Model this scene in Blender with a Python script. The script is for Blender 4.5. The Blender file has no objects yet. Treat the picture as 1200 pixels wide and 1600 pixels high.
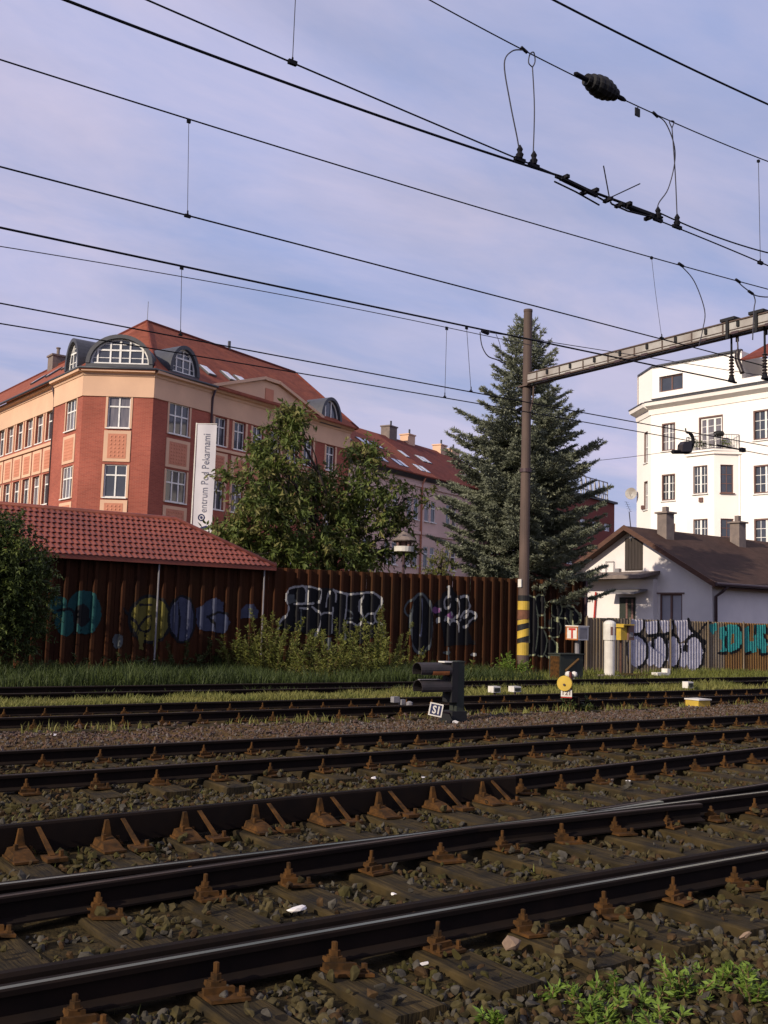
import bpy, bmesh, math, random
import numpy as np
from math import radians, sin, cos, tan, pi, sqrt, atan2
from mathutils import Vector, Matrix
random.seed(7); rng = np.random.default_rng(7)
SC = bpy.context.scene; COL = SC.collection

# ------------------------------------------------------------------ camera
# world: +X runs along the tracks (to the right), +Y across them, away from the camera
TH, PITCH, ROLL, HC, ZR, FPX = radians(54.7477), radians(5.9518), 0.03, 1.59, 0.17, 1600.0
F3 = Vector((cos(TH)*cos(PITCH), sin(TH)*cos(PITCH), sin(PITCH)))
R0 = Vector((sin(TH), -cos(TH), 0)); U0 = R0.cross(F3)
R3 = cos(ROLL)*R0 + sin(ROLL)*U0; U3 = cos(ROLL)*U0 - sin(ROLL)*R0
FH = Vector((cos(TH), sin(TH), 0))
cam_d = bpy.data.cameras.new('camera'); cam = bpy.data.objects.new('camera', cam_d); COL.objects.link(cam)
cam.matrix_world = Matrix(((R3.x, U3.x, -F3.x, 0), (R3.y, U3.y, -F3.y, 0), (R3.z, U3.z, -F3.z, HC), (0, 0, 0, 1)))
cam_d.sensor_fit = 'AUTO'; cam_d.sensor_width = 36; cam_d.lens = 36.0
cam_d.clip_start = 0.05; cam_d.clip_end = 4000
SC.camera = cam
SC.render.resolution_x, SC.render.resolution_y = 768, 1024

# ------------------------------------------------------------------ light
SUN_EL, SUN_OFF = radians(25), radians(8.5)
sdir = Vector((-cos(SUN_OFF)*cos(SUN_EL), -sin(SUN_OFF)*cos(SUN_EL), sin(SUN_EL)))
sl = bpy.data.lights.new('sun', 'SUN'); sl.energy = 5.0; sl.angle = radians(0.5); sl.color = (1.0, 0.86, 0.68)
so = bpy.data.objects.new('sun', sl); COL.objects.link(so)
so.rotation_euler = sdir.to_track_quat('Z', 'Y').to_euler(); so.location = (-40, -10, 40)
W = bpy.data.worlds.new('World'); SC.world = W; W.use_nodes = True
wn = W.node_tree; wn.nodes.clear()
def wnode(t, **k):
    n = wn.nodes.new(t)
    for a, b in k.items(): setattr(n, a, b)
    return n
sky = wnode('ShaderNodeTexSky', sky_type='NISHITA'); sky.sun_disc = False
sky.sun_elevation = SUN_EL; sky.sun_rotation = atan2(sdir.x, sdir.y); sky.air_density = 1.0; sky.dust_density = 1.5; sky.ozone_density = 2.0
tc = wnode('ShaderNodeTexCoord'); sp = wnode('ShaderNodeSeparateXYZ'); wn.links.new(tc.outputs['Generated'], sp.inputs[0])
ad = wnode('ShaderNodeMath', operation='MAXIMUM'); ad.inputs[1].default_value = 0.0; wn.links.new(sp.outputs[2], ad.inputs[0])
ad2 = wnode('ShaderNodeMath', operation='ADD'); ad2.inputs[1].default_value = 0.18; wn.links.new(ad.outputs[0], ad2.inputs[0])
dv = wnode('ShaderNodeVectorMath', operation='DIVIDE'); wn.links.new(tc.outputs['Generated'], dv.inputs[0])
cb = wnode('ShaderNodeCombineXYZ')
for i in range(3): wn.links.new(ad2.outputs[0], cb.inputs[i])
wn.links.new(cb.outputs[0], dv.inputs[1])
mp = wnode('ShaderNodeMapping'); mp.inputs['Scale'].default_value = (0.9, 1.9, 0.6); mp.inputs['Rotation'].default_value = (0, 0, 0.5)
wn.links.new(dv.outputs[0], mp.inputs[0])
nz = wnode('ShaderNodeTexNoise'); nz.inputs['Scale'].default_value = 1.15; nz.inputs['Detail'].default_value = 7; nz.inputs['Roughness'].default_value = 0.56
nz.inputs['Distortion'].default_value = 0.5; wn.links.new(mp.outputs[0], nz.inputs['Vector'])
rp = wnode('ShaderNodeValToRGB'); rp.color_ramp.elements[0].position = 0.33; rp.color_ramp.elements[1].position = 0.66
rp.color_ramp.elements[0].color = (0.76,)*3 + (1,); rp.color_ramp.elements[1].color = (1.0,)*3 + (1,)
wn.links.new(nz.outputs['Fac'], rp.inputs[0])
# thin lavender cloud lit by the low sun, over the clear sky
cl = wnode('ShaderNodeMix', data_type='RGBA'); cl.inputs[6].default_value = (0.375, 0.445, 0.735, 1); cl.inputs[7].default_value = (0.615, 0.58, 0.785, 1)
nz2 = wnode('ShaderNodeTexNoise'); nz2.inputs['Scale'].default_value = 1.5; nz2.inputs['Detail'].default_value = 8; nz2.inputs['Roughness'].default_value = 0.58; nz2.inputs['Distortion'].default_value = 0.35; wn.links.new(mp.outputs[0], nz2.inputs['Vector'])
rp2 = wnode('ShaderNodeValToRGB'); rp2.color_ramp.elements[0].position = 0.30; rp2.color_ramp.elements[1].position = 0.62
wn.links.new(nz2.outputs['Fac'], rp2.inputs[0]); wn.links.new(rp2.outputs[0], cl.inputs[0])
sm = wnode('ShaderNodeVectorMath', operation='SCALE'); sm.inputs[3].default_value = 0.085; wn.links.new(sky.outputs[0], sm.inputs[0])
mx = wnode('ShaderNodeMix', data_type='RGBA'); wn.links.new(rp.outputs[0], mx.inputs[0]); wn.links.new(sm.outputs[0], mx.inputs[6]); wn.links.new(cl.outputs[2], mx.inputs[7])
bg = wnode('ShaderNodeBackground'); bg.inputs['Strength'].default_value = 1.0; wn.links.new(mx.outputs[2], bg.inputs[0])
wo = wnode('ShaderNodeOutputWorld'); wn.links.new(bg.outputs[0], wo.inputs[0])
SC.view_settings.view_transform = 'Standard'; SC.view_settings.look = 'None'; SC.view_settings.gamma = 1; SC.view_settings.exposure = 0.0
SC.view_settings.use_curve_mapping = False

# ------------------------------------------------------------------ where a photo direction meets a surface
CAM = Vector((0, 0, HC))
def ray(x, y): return F3 + R3*((x-600)/FPX) - U3*((y-800)/FPX)
def on_z(x, y, z): r = ray(x, y); return CAM + r*((z-HC)/r.z)
def on_y(x, y, Y): r = ray(x, y); return CAM + r*(Y/r.y)
def on_x(x, y, X): r = ray(x, y); return CAM + r*(X/r.x)
def at_depth(x, y, D): r = ray(x, y); return CAM + r*(D/r.dot(FH))
class Frame:
    """a vertical facade: origin on the ground, u along it, n outward, z up"""
    def __init__(s, o, u, n):
        s.o = Vector((o.x, o.y, 0)); s.u = u.normalized(); s.n = n.normalized()
        s.M = Matrix(((s.u.x, s.n.x, 0, s.o.x), (s.u.y, s.n.y, 0, s.o.y), (0, 0, 1, 0), (0, 0, 0, 1)))
    def at(s, u, n=0, z=0): return s.M @ Vector((u, n, z))
    def hit(s, px, py, n=0.0):
        r = ray(px, py); o = s.o + s.n*n
        t = (o - CAM).dot(s.n) / r.dot(s.n); p = CAM + r*t
        return (p - s.o).dot(s.u), p.z
def az(a): return R0*sin(radians(a)) + FH*cos(radians(a))

# ------------------------------------------------------------------ materials
MATS = {}
def mat(name, c1, c2=None, scale=3.0, rough=0.85, bump=0.0, bscale=None, detail=6, stretch=(1, 1, 1), metal=0.0, spec=0.3, c3=None, s3=0.6, lo=0.35, hi=0.65, sss=False):
    m = bpy.data.materials.new(name); m.use_nodes = True; nt = m.node_tree; N = nt.nodes; L = nt.links
    b = N['Principled BSDF']; b.inputs['Roughness'].default_value = rough; b.inputs['Metallic'].default_value = metal
    b.inputs['Specular IOR Level'].default_value = spec
    MATS[name] = m
    if c2 is None:
        c2 = tuple(x*0.8 for x in c1)
    g = N.new('ShaderNodeNewGeometry'); mpn = N.new('ShaderNodeMapping'); mpn.inputs['Scale'].default_value = stretch
    L.new(g.outputs['Position'], mpn.inputs[0])
    n = N.new('ShaderNodeTexNoise'); n.inputs['Scale'].default_value = scale; n.inputs['Detail'].default_value = detail; n.inputs['Roughness'].default_value = 0.6
    L.new(mpn.outputs[0], n.inputs['Vector'])
    mr = N.new('ShaderNodeMapRange'); mr.inputs[1].default_value = lo; mr.inputs[2].default_value = hi; L.new(n.outputs['Fac'], mr.inputs[0])
    mi = N.new('ShaderNodeMix'); mi.data_type = 'RGBA'; mi.inputs[6].default_value = (*c1, 1); mi.inputs[7].default_value = (*c2, 1)
    L.new(mr.outputs[0], mi.inputs[0]); out = mi.outputs[2]
    if c3 is not None:
        n3 = N.new('ShaderNodeTexNoise'); n3.inputs['Scale'].default_value = s3; n3.inputs['Detail'].default_value = 5; L.new(g.outputs['Position'], n3.inputs['Vector'])
        m3 = N.new('ShaderNodeMapRange'); m3.inputs[1].default_value = 0.45; m3.inputs[2].default_value = 0.7; L.new(n3.outputs['Fac'], m3.inputs[0])
        x3 = N.new('ShaderNodeMix'); x3.data_type = 'RGBA'; L.new(m3.outputs[0], x3.inputs[0]); L.new(out, x3.inputs[6]); x3.inputs[7].default_value = (*c3, 1); out = x3.outputs[2]
    L.new(out, b.inputs['Base Color'])
    if bump:
        bn = N.new('ShaderNodeBump'); bn.inputs['Strength'].default_value = 0.9; bn.inputs['Distance'].default_value = bump
        nb = N.new('ShaderNodeTexNoise'); nb.inputs['Scale'].default_value = bscale or scale*4; nb.inputs['Detail'].default_value = 5; L.new(mpn.outputs[0], nb.inputs['Vector'])
        L.new(nb.outputs['Fac'], bn.inputs['Height']); L.new(bn.outputs[0], b.inputs['Normal'])
    return m
def leaf_mat(name, c1, c2, scale=1.2, trans=0.25, rough=0.6):
    m = mat(name, c1, c2, scale=scale, rough=rough, spec=0.25); nt = m.node_tree; N = nt.nodes; L = nt.links
    b = N['Principled BSDF']; t = N.new('ShaderNodeBsdfTranslucent'); ms = N.new('ShaderNodeMixShader'); ms.inputs[0].default_value = trans
    src = b.inputs['Base Color'].links[0].from_socket; L.new(src, t.inputs[0]); L.new(b.outputs[0], ms.inputs[1]); L.new(t.outputs[0], ms.inputs[2])
    L.new(ms.outputs[0], N['Material Output'].inputs[0]); return m
def brick_mat(name, c1, c2, mortar, frame):
    """brickwork laid along a facade: u from the facade direction, rows by height"""
    m = bpy.data.materials.new(name); m.use_nodes = True; nt = m.node_tree; N = nt.nodes; L = nt.links; b = N['Principled BSDF']
    b.inputs['Roughness'].default_value = 0.9; b.inputs['Specular IOR Level'].default_value = 0.2
    g = N.new('ShaderNodeNewGeometry'); d = N.new('ShaderNodeVectorMath'); d.operation = 'DOT_PRODUCT'; d.inputs[1].default_value = frame.u
    L.new(g.outputs['Position'], d.inputs[0]); s = N.new('ShaderNodeSeparateXYZ'); L.new(g.outputs['Position'], s.inputs[0])
    c = N.new('ShaderNodeCombineXYZ'); L.new(d.outputs['Value'], c.inputs[0]); L.new(s.outputs[2], c.inputs[1])
    t = N.new('ShaderNodeTexBrick'); L.new(c.outputs[0], t.inputs['Vector']); t.inputs['Scale'].default_value = 1; t.inputs['Brick Width'].default_value = 0.3
    t.inputs['Row Height'].default_value = 0.08; t.inputs['Mortar Size'].default_value = 0.008; t.inputs['Color1'].default_value = (*c1, 1); t.inputs['Color2'].default_value = (*c2, 1); t.inputs['Mortar'].default_value = (*mortar, 1)
    n = N.new('ShaderNodeTexNoise'); n.inputs['Scale'].default_value = 0.35; n.inputs['Detail'].default_value = 6; L.new(g.outputs['Position'], n.inputs['Vector'])
    mr = N.new('ShaderNodeMapRange'); mr.inputs[1].default_value = .3; mr.inputs[2].default_value = .7; mr.inputs[3].default_value = 0.78; mr.inputs[4].default_value = 1.14; L.new(n.outputs['Fac'], mr.inputs[0])
    v = N.new('ShaderNodeVectorMath'); v.operation = 'SCALE'; L.new(t.outputs['Color'], v.inputs[0]); L.new(mr.outputs[0], v.inputs[3]); L.new(v.outputs[0], b.inputs['Base Color'])
    return m
def roof_mat(name, c1, c2, w=0.3, row=0.33):
    """small roof tiles far away: courses as colour and relief"""
    m = mat(name, c1, c2, scale=0.8, rough=0.85, spec=0.2); nt = m.node_tree; N = nt.nodes; L = nt.links; b = N['Principled BSDF']
    g = N.new('ShaderNodeNewGeometry'); s = N.new('ShaderNodeSeparateXYZ'); L.new(g.outputs['Position'], s.inputs[0])
    mm = N.new('ShaderNodeMath'); mm.operation = 'MULTIPLY'; mm.inputs[1].default_value = 1/(row*0.55); L.new(s.outputs[2], mm.inputs[0])
    fr = N.new('ShaderNodeMath'); fr.operation = 'FRACT'; L.new(mm.outputs[0], fr.inputs[0])
    bn = N.new('ShaderNodeBump'); bn.inputs['Distance'].default_value = 0.06; bn.inputs['Strength'].default_value = 0.7; L.new(fr.outputs[0], bn.inputs['Height']); L.new(bn.outputs[0], b.inputs['Normal'])
    n = N.new('ShaderNodeTexNoise'); n.inputs['Scale'].default_value = 3.2; n.inputs['Detail'].default_value = 3; L.new(g.outputs['Position'], n.inputs['Vector'])
    mr = N.new('ShaderNodeMapRange'); mr.inputs[1].default_value = .3; mr.inputs[2].default_value = .7; mr.inputs[3].default_value = 0.75; mr.inputs[4].default_value = 1.2; L.new(n.outputs['Fac'], mr.inputs[0])
    src = b.inputs['Base Color'].links[0].from_socket; v = N.new('ShaderNodeVectorMath'); v.operation = 'SCALE'; L.new(src, v.inputs[0]); L.new(mr.outputs[0], v.inputs[3]); L.new(v.outputs[0], b.inputs['Base Color'])
    return m
M = MATS
mat('peach_plaster', (0.66, 0.43, 0.29), (0.59, 0.38, 0.26), scale=0.5, rough=0.9, c3=(0.55, 0.36, 0.25), s3=0.35)
mat('pink_panel', (0.52, 0.22, 0.14), (0.46, 0.19, 0.12), scale=2)
mat('lilac_plaster', (0.66, 0.47, 0.41), (0.60, 0.43, 0.375), scale=0.4, c3=(0.55, 0.39, 0.34), s3=0.3)
mat('white_plaster', (0.86, 0.83, 0.79), (0.83, 0.79, 0.75), scale=0.4, c3=(0.80, 0.75, 0.71), s3=0.25)
mat('house_plaster', (0.72, 0.68, 0.66), (0.66, 0.62, 0.61), scale=1.2, c3=(0.58, 0.55, 0.55), s3=0.5)
mat('white_frame', (0.80, 0.79, 0.76), rough=0.5)
mat('dark_frame', (0.16, 0.085, 0.075), (0.12, 0.07, 0.06), rough=0.6)
mat('glass', (0.05, 0.055, 0.07), (0.03, 0.035, 0.045), scale=0.7, rough=0.04, spec=0.8)
mat('curtain_glass', (0.17, 0.155, 0.17), (0.10, 0.095, 0.115), scale=2.2, rough=0.1, spec=0.6, stretch=(3, 3, .4))
mat('pale_blind', (0.30, 0.29, 0.33), (0.24, 0.24, 0.28), scale=1, rough=0.25, spec=0.5)
mat('skylight_glass', (0.62, 0.63, 0.68), rough=0.1, spec=0.8)
mat('dark_metal_roof', (0.055, 0.058, 0.07), (0.04, 0.042, 0.05), rough=0.5, spec=0.4)
mat('gutter_brown', (0.06, 0.035, 0.04), rough=0.5)
mat('door_grey', (0.048, 0.038, 0.034), (0.034, 0.028, 0.026), scale=3, stretch=(6, 6, .6))
mat('brown_wood', (0.10, 0.05, 0.035), (0.07, 0.036, 0.026), scale=2, stretch=(1, 1, 6))
roof_mat('red_roof', (0.265, 0.078, 0.042), (0.19, 0.055, 0.034))
roof_mat('dark_red_roof', (0.16, 0.04, 0.027), (0.12, 0.032, 0.024))
roof_mat('brown_roof', (0.062, 0.034, 0.026), (0.045, 0.026, 0.021), row=0.25)
mat('red_tile', (0.20, 0.050, 0.027), (0.145, 0.034, 0.020), scale=2.5, rough=0.55, spec=0.4, c3=(0.12, 0.030, 0.019), s3=0.8)
mat('chimney_render', (0.20, 0.16, 0.14), (0.14, 0.115, 0.105), scale=3)
mat('far_brick', (0.20, 0.055, 0.04), (0.17, 0.045, 0.035), scale=1.0)
mat('rust_sheet', (0.054, 0.0185, 0.0065), (0.025, 0.0088, 0.004), scale=1.6, rough=0.9, spec=0.15, stretch=(1, 1, 0.25), c3=(0.036, 0.016, 0.006), s3=0.9)
mat('tan_sheet', (0.215, 0.175, 0.125), (0.15, 0.12, 0.085), scale=1.6, rough=0.8, stretch=(1, 1, 0.3), c3=(0.17, 0.125, 0.075), s3=0.7)
mat('ochre_sheet', (0.22, 0.12, 0.035), (0.16, 0.085, 0.03), scale=1.6, rough=0.8, stretch=(1, 1, 0.3))
mat('rail_rust', (0.0105, 0.0058, 0.0038), (0.006, 0.0035, 0.0028), scale=6, rough=0.9, spec=0.15)
mat('rail_head_dull', (0.06, 0.038, 0.022), (0.03, 0.02, 0.012), scale=3, rough=0.6, stretch=(0.3, 1, 1), metal=0.2)
mat('rail_head_shiny', (0.27, 0.275, 0.19), (0.15, 0.155, 0.10), scale=3, rough=0.35, metal=0.85, stretch=(0.2, 3, 1))
mat('fastening_rust', (0.085, 0.038, 0.010), (0.024, 0.013, 0.005), scale=13, rough=0.9, spec=0.15)
mat('sleeper_wood', (0.060, 0.042, 0.017), (0.022, 0.016, 0.007), scale=5, rough=0.9, stretch=(6, 0.5, 1), bump=0.015, bscale=9, spec=0.12, c3=(0.014, 0.012, 0.009), s3=4.5)
mat('mast_steel', (0.10, 0.068, 0.056), (0.065, 0.046, 0.040), scale=2, rough=0.75, stretch=(1, 1, 0.3))
mat('beam_steel', (0.40, 0.39, 0.37), (0.30, 0.285, 0.27), scale=2, rough=0.6, c3=(0.22, 0.19, 0.17), s3=1.5)
mat('black', (0.012, 0.012, 0.014), rough=0.7)
mat('wire_dark', (0.012, 0.012, 0.016), rough=0.75, spec=0.1)
mat('wire_grey', (0.06, 0.06, 0.075), rough=0.7, spec=0.1)
mat('insulator_brown', (0.03, 0.022, 0.022), rough=0.35)
mat('yellow_paint', (0.50, 0.34, 0.045), (0.38, 0.26, 0.04), scale=4, rough=0.6)
mat('rust_plate', (0.16, 0.07, 0.04), (0.11, 0.05, 0.03), scale=6)
mat('orange_paint_and_sunlit', (0.40, 0.14, 0.04), (0.28, 0.10, 0.03), scale=8, rough=0.6)  # lantern border paint; also the painted sunlight on the signal hood
mat('white_paint', (0.62, 0.60, 0.55), (0.50, 0.48, 0.44), scale=4, rough=0.6)
mat('dark_red', (0.11, 0.025, 0.02), rough=0.7)
mat('lever_brown', (0.14, 0.075, 0.022), (0.09, 0.05, 0.018), scale=6)
mat('hood_dark', (0.035, 0.028, 0.028), (0.022, 0.02, 0.02), scale=6, rough=.6)
mat('red_paint', (0.42, 0.035, 0.025), rough=0.6)
mat('dark_green', (0.028, 0.034, 0.026), (0.02, 0.024, 0.02), scale=5, rough=0.75)
mat('grey_paint', (0.22, 0.21, 0.22), (0.16, 0.155, 0.165), scale=4)
mat('cloth_white', (0.54, 0.52, 0.54), (0.49, 0.47, 0.50), scale=1.0, rough=0.8)
mat('text_grey', (0.17, 0.17, 0.22), rough=0.8)
mat('logo_navy', (0.02, 0.025, 0.08), rough=0.8)
mat('bark', (0.06, 0.045, 0.034), (0.04, 0.03, 0.023), scale=3, bump=0.02, stretch=(1, 1, 0.25))
for nme, c in dict(paint_black=(0.006, 0.006, 0.008), paint_white=(0.32, 0.315, 0.31), paint_grey=(0.075, 0.085, 0.09), paint_green=(0.25, 0.27, 0.16), paint_teal=(0.008, 0.055, 0.058),
                   paint_olive=(0.105, 0.09, 0.018), paint_slate=(0.048, 0.055, 0.095), paint_silver=(0.46, 0.45, 0.52), paint_sea=(0.03, 0.27, 0.26), paint_purple=(0.16, 0.06, 0.16), paint_salmon=(0.25, 0.07, 0.03)).items():
    mat(nme, c, tuple(x*0.75 for x in c), scale=5, rough=0.7, spec=0.2)
leaf_mat('tree_leaf', (0.125, 0.155, 0.036), (0.065, 0.092, 0.022), scale=1.3)
leaf_mat('tree_leaf_warm', (0.21, 0.195, 0.065), (0.12, 0.12, 0.04), scale=1.3)
leaf_mat('bush_leaf', (0.05, 0.072, 0.016), (0.03, 0.045, 0.012), scale=1.5)
leaf_mat('spruce_needle', (0.26, 0.275, 0.195), (0.145, 0.165, 0.115), scale=1.6, trans=0.18)
leaf_mat('weed_leaf', (0.155, 0.165, 0.034), (0.075, 0.09, 0.02), scale=2.5)
leaf_mat('bright_leaf', (0.17, 0.25, 0.04), (0.09, 0.15, 0.02), scale=9, trans=0.3)
leaf_mat('grass_blade', (0.22, 0.205, 0.06), (0.12, 0.135, 0.032), scale=1.2, trans=0.3)
leaf_mat('dark_grass', (0.05, 0.07, 0.016), (0.03, 0.045, 0.012), scale=1.2, trans=0.25)
mat('weed_stem', (0.14, 0.095, 0.04), (0.09, 0.065, 0.03), scale=5)

# ------------------------------------------------------------------ mesh building
WM = {}
class MB:
    def __init__(s): s.v = []; s.f = []; s.m = []
    def add(s, vs, fs, mi=0, T=None):
        b = len(s.v)
        if T is not None: vs = [T @ Vector(p) for p in vs]
        s.v.extend([tuple(p) for p in vs]); s.f.extend([tuple(i+b for i in f) for f in fs]); s.m.extend([mi]*len(fs)); return s
    def box(s, x0, x1, y0, y1, z0, z1, mi=0, T=None):
        vs = [(x0,y0,z0),(x1,y0,z0),(x1,y1,z0),(x0,y1,z0),(x0,y0,z1),(x1,y0,z1),(x1,y1,z1),(x0,y1,z1)]
        return s.add(vs, [(3,2,1,0),(4,5,6,7),(0,1,5,4),(1,2,6,5),(2,3,7,6),(3,0,4,7)], mi, T)
    def extrude(s, poly, axis, a, b, mi=0, T=None):
        """closed 2-D polygon extruded along an axis (0 x, 1 y, 2 z)"""
        n = len(poly)
        def p3(p, c): return [(c, p[0], p[1]), (p[0], c, p[1]), (p[0], p[1], c)][axis]
        vs = [p3(p, a) for p in poly] + [p3(p, b) for p in poly]
        fs = [tuple(range(n-1, -1, -1)), tuple(range(n, 2*n))] + [(i, (i+1) % n, (i+1) % n+n, i+n) for i in range(n)]
        return s.add(vs, fs, mi, T)
    def tube(s, pts, r, n=8, mi=0, T=None, cap=True):
        pts = [Vector(p) for p in pts]; k = len(pts); rs = r if isinstance(r, (list, tuple)) else [r]*k; vs = []; a0 = None
        for i, p in enumerate(pts):
            d = (pts[min(i+1, k-1)] - pts[max(i-1, 0)]).normalized()
            if a0 is None: a0 = d.orthogonal().normalized()
            a = (a0 - d*a0.dot(d)).normalized(); a0 = a; b = d.cross(a)
            vs += [p + (a*cos(2*pi*j/n) + b*sin(2*pi*j/n))*rs[i] for j in range(n)]
        fs = [(i*n+j, i*n+(j+1) % n, (i+1)*n+(j+1) % n, (i+1)*n+j) for i in range(k-1) for j in range(n)]
        if cap: fs += [tuple(range(n-1, -1, -1)), tuple(range((k-1)*n, k*n))]
        return s.add(vs, fs, mi, T)
    def lathe(s, prof, n=16, mi=0, T=None):
        vs = [(r*cos(2*pi*j/n), r*sin(2*pi*j/n), z) for r, z in prof for j in range(n)]; k = len(prof)
        fs = [(i*n+j, i*n+(j+1) % n, (i+1)*n+(j+1) % n, (i+1)*n+j) for i in range(k-1) for j in range(n)] + [tuple(range(n-1, -1, -1)), tuple(range((k-1)*n, k*n))]
        return s.add(vs, fs, mi, T)
    def build(s, name, mats, parent=None, M4=None, smooth=False):
        return link_mesh(name, s.v, s.f, s.m, mats, parent, M4, smooth)
def link_mesh(name, v, f, mi, mats, parent=None, M4=None, smooth=False):
    if isinstance(mats, str): mats = [mats]
    v = np.asarray(v, float).reshape(-1, 3)
    if M4 is None:
        if parent is not None:
            M4w = WM[parent.name]; iv = np.array(M4w.inverted()); v = v @ iv[:3, :3].T + iv[:3, 3]
        else:
            lo, hi = v.min(0), v.max(0); c = Vector(((lo[0]+hi[0])/2, (lo[1]+hi[1])/2, lo[2])); M4w = Matrix.Translation(c); v = v - np.array(c)
    else: M4w = M4
    me = bpy.data.meshes.new(name); me.from_pydata(v.tolist(), [], [tuple(int(i) for i in q) for q in f] if not isinstance(f, np.ndarray) else f.tolist())
    for m_ in mats: me.materials.append(MATS[m_])
    if len(mats) > 1: me.polygons.foreach_set('material_index', np.asarray(mi, np.int32))
    if smooth: me.polygons.foreach_set('use_smooth', np.ones(len(me.polygons), bool))
    me.update()
    return put(name, me, parent, M4w)
def put(name, data, parent=None, M4w=None):
    o = bpy.data.objects.new(name, data); COL.objects.link(o)
    if parent is not None:
        o.parent = parent; P = WM[parent.name]
        if M4w is None: M4w = P
        o.matrix_basis = P.inverted() @ M4w
    else:
        if M4w is None: M4w = Matrix.Identity(4)
        o.matrix_basis = M4w
    WM[o.name] = M4w.copy(); return o
def tag(o, label, cat, group=None):
    o['label'] = label; o['category'] = cat
    if group: o['group'] = group
    return o
def thing(name, label, cat, loc, group=None, rz=0.0):
    o = put(name, None, None, Matrix.Translation(Vector(loc)) @ Matrix.Rotation(rz, 4, 'Z')); o.empty_display_size = 0.2
    return tag(o, label, cat, group)
def struct(o, kind='structure'): o['kind'] = kind; return o
def text_mesh(txt, size, bold=0.0):
    cu = bpy.data.curves.new('t', 'FONT'); cu.body = txt; cu.size = size; cu.align_x = 'CENTER'; cu.align_y = 'CENTER'; cu.offset = bold; cu.resolution_u = 3
    ob = bpy.data.objects.new('t', cu); COL.objects.link(ob); dg = bpy.context.evaluated_depsgraph_get(); me = bpy.data.meshes.new_from_object(ob.evaluated_get(dg))
    v = [tuple(p.co) for p in me.vertices]; f = [tuple(p.vertices) for p in me.polygons]
    bpy.data.objects.remove(ob); bpy.data.curves.remove(cu); bpy.data.meshes.remove(me); return v, f
def smooth_path(pts, n=8):
    P = [Vector(p) for p in pts]; out = []
    for i in range(len(P)-1):
        p0, p1, p2, p3 = P[max(i-1, 0)], P[i], P[i+1], P[min(i+2, len(P)-1)]
        for k in range(n):
            t = k/n; out.append(0.5*((2*p1) + (p2-p0)*t + (2*p0-5*p1+4*p2-p3)*t*t + (3*p1-p0-3*p2+p3)*t**3))
    return out + [P[-1]]

# ================================================================== ground
def vnoise(x, y, s, seed=0):
    r = np.random.default_rng(seed); G = r.random((64, 64)); u = x/s; v = y/s
    i = np.floor(u).astype(int); j = np.floor(v).astype(int); a = u-i; b = v-j; a = a*a*(3-2*a); b = b*b*(3-2*b)
    g = lambda p, q: G[p % 64, q % 64]
    return (g(i, j)*(1-a)+g(i+1, j)*a)*(1-b) + (g(i, j+1)*(1-a)+g(i+1, j+1)*a)*b
def ground_z(x, y):
    x = np.asarray(x, float); y = np.asarray(y, float)
    z = (vnoise(x, y, 1.3, 1)-.5)*.05 + (vnoise(x, y, .4, 2)-.5)*.035 + (vnoise(x, y, .17, 3)-.5)*.02
    z = z - .03 + np.where((y > 10.9) & (y < 13.4), .035, 0) + np.where((y > 15.6) & (y < 17.2), .05, 0)
    fade = np.clip((46-x)/4, 0, 1)*np.clip((x+6)/2, 0, 1)*np.clip((y+2)/1, 0, 1)*np.clip((40-y)/4, 0, 1)
    return z*fade - .03*(1-fade)
xs = np.concatenate([[-900, -300, -100, -40, -15], np.arange(-6, 46, .13), [55, 80, 150, 400, 900]])
ys = np.concatenate([[-900, -300, -80, -20, -6], np.arange(-1.5, 24.6, .12), np.arange(25, 40, 1.), [60, 100, 200, 400, 900]])
gx, gy = np.meshgrid(xs, ys, indexing='ij'); gz = ground_z(gx, gy)
nx, ny = gx.shape; idx = np.arange(nx*ny).reshape(nx, ny)
gf = np.stack([idx[:-1, :-1], idx[1:, :-1], idx[1:, 1:], idx[:-1, 1:]], -1).reshape(-1, 4)
gm = mat('ground', (0.046, 0.035, 0.015), (0.020, 0.016, 0.007), scale=7, rough=0.95, bump=0.03, bscale=24, spec=0.1)
nt = gm.node_tree; N = nt.nodes; L = nt.links; b = N['Principled BSDF']
g = N.new('ShaderNodeNewGeometry'); s = N.new('ShaderNodeSeparateXYZ'); L.new(g.outputs['Position'], s.inputs[0])
nn = N.new('ShaderNodeTexNoise'); nn.inputs['Scale'].default_value = 1.1; nn.inputs['Detail'].default_value = 6; L.new(g.outputs['Position'], nn.inputs['Vector'])
a1 = N.new('ShaderNodeMath'); a1.operation = 'MULTIPLY_ADD'; L.new(nn.outputs['Fac'], a1.inputs[0]); a1.inputs[1].default_value = 2.0; L.new(s.outputs[1], a1.inputs[2])
a2 = N.new('ShaderNodeMath'); a2.operation = 'DIVIDE'; a2.inputs[1].default_value = 32; L.new(a1.outputs[0], a2.inputs[0])
rr = N.new('ShaderNodeValToRGB'); L.new(a2.outputs[0], rr.inputs[0]); e = rr.color_ramp.elements
stops = [(0, (1, .98, .95)), (8.6, (1.1, 1, .9)), (11.6, (1.25, 1.05, .92)), (12.2, (2.6, 2.05, 1.75)), (14.0, (2.5, 2.0, 1.7)), (14.8, (1.3, 1.1, .9)), (16.6, (1.5, 1.5, .8)), (19, (1.3, 1.2, .8)), (21.5, (2.0, 1.7, 1.2)), (25.5, (2.1, 1.8, 1.3)), (30, (2.0, 1.9, 1.2))]
e[0].position = 0; e[0].color = (*[c/3 for c in stops[0][1]], 1); e[1].position = stops[-1][0]/32; e[1].color = (*[c/3 for c in stops[-1][1]], 1)
for y_, c_ in stops[1:-1]:
    q = e.new(y_/32); q.color = (*[c/3 for c in c_], 1)
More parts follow.
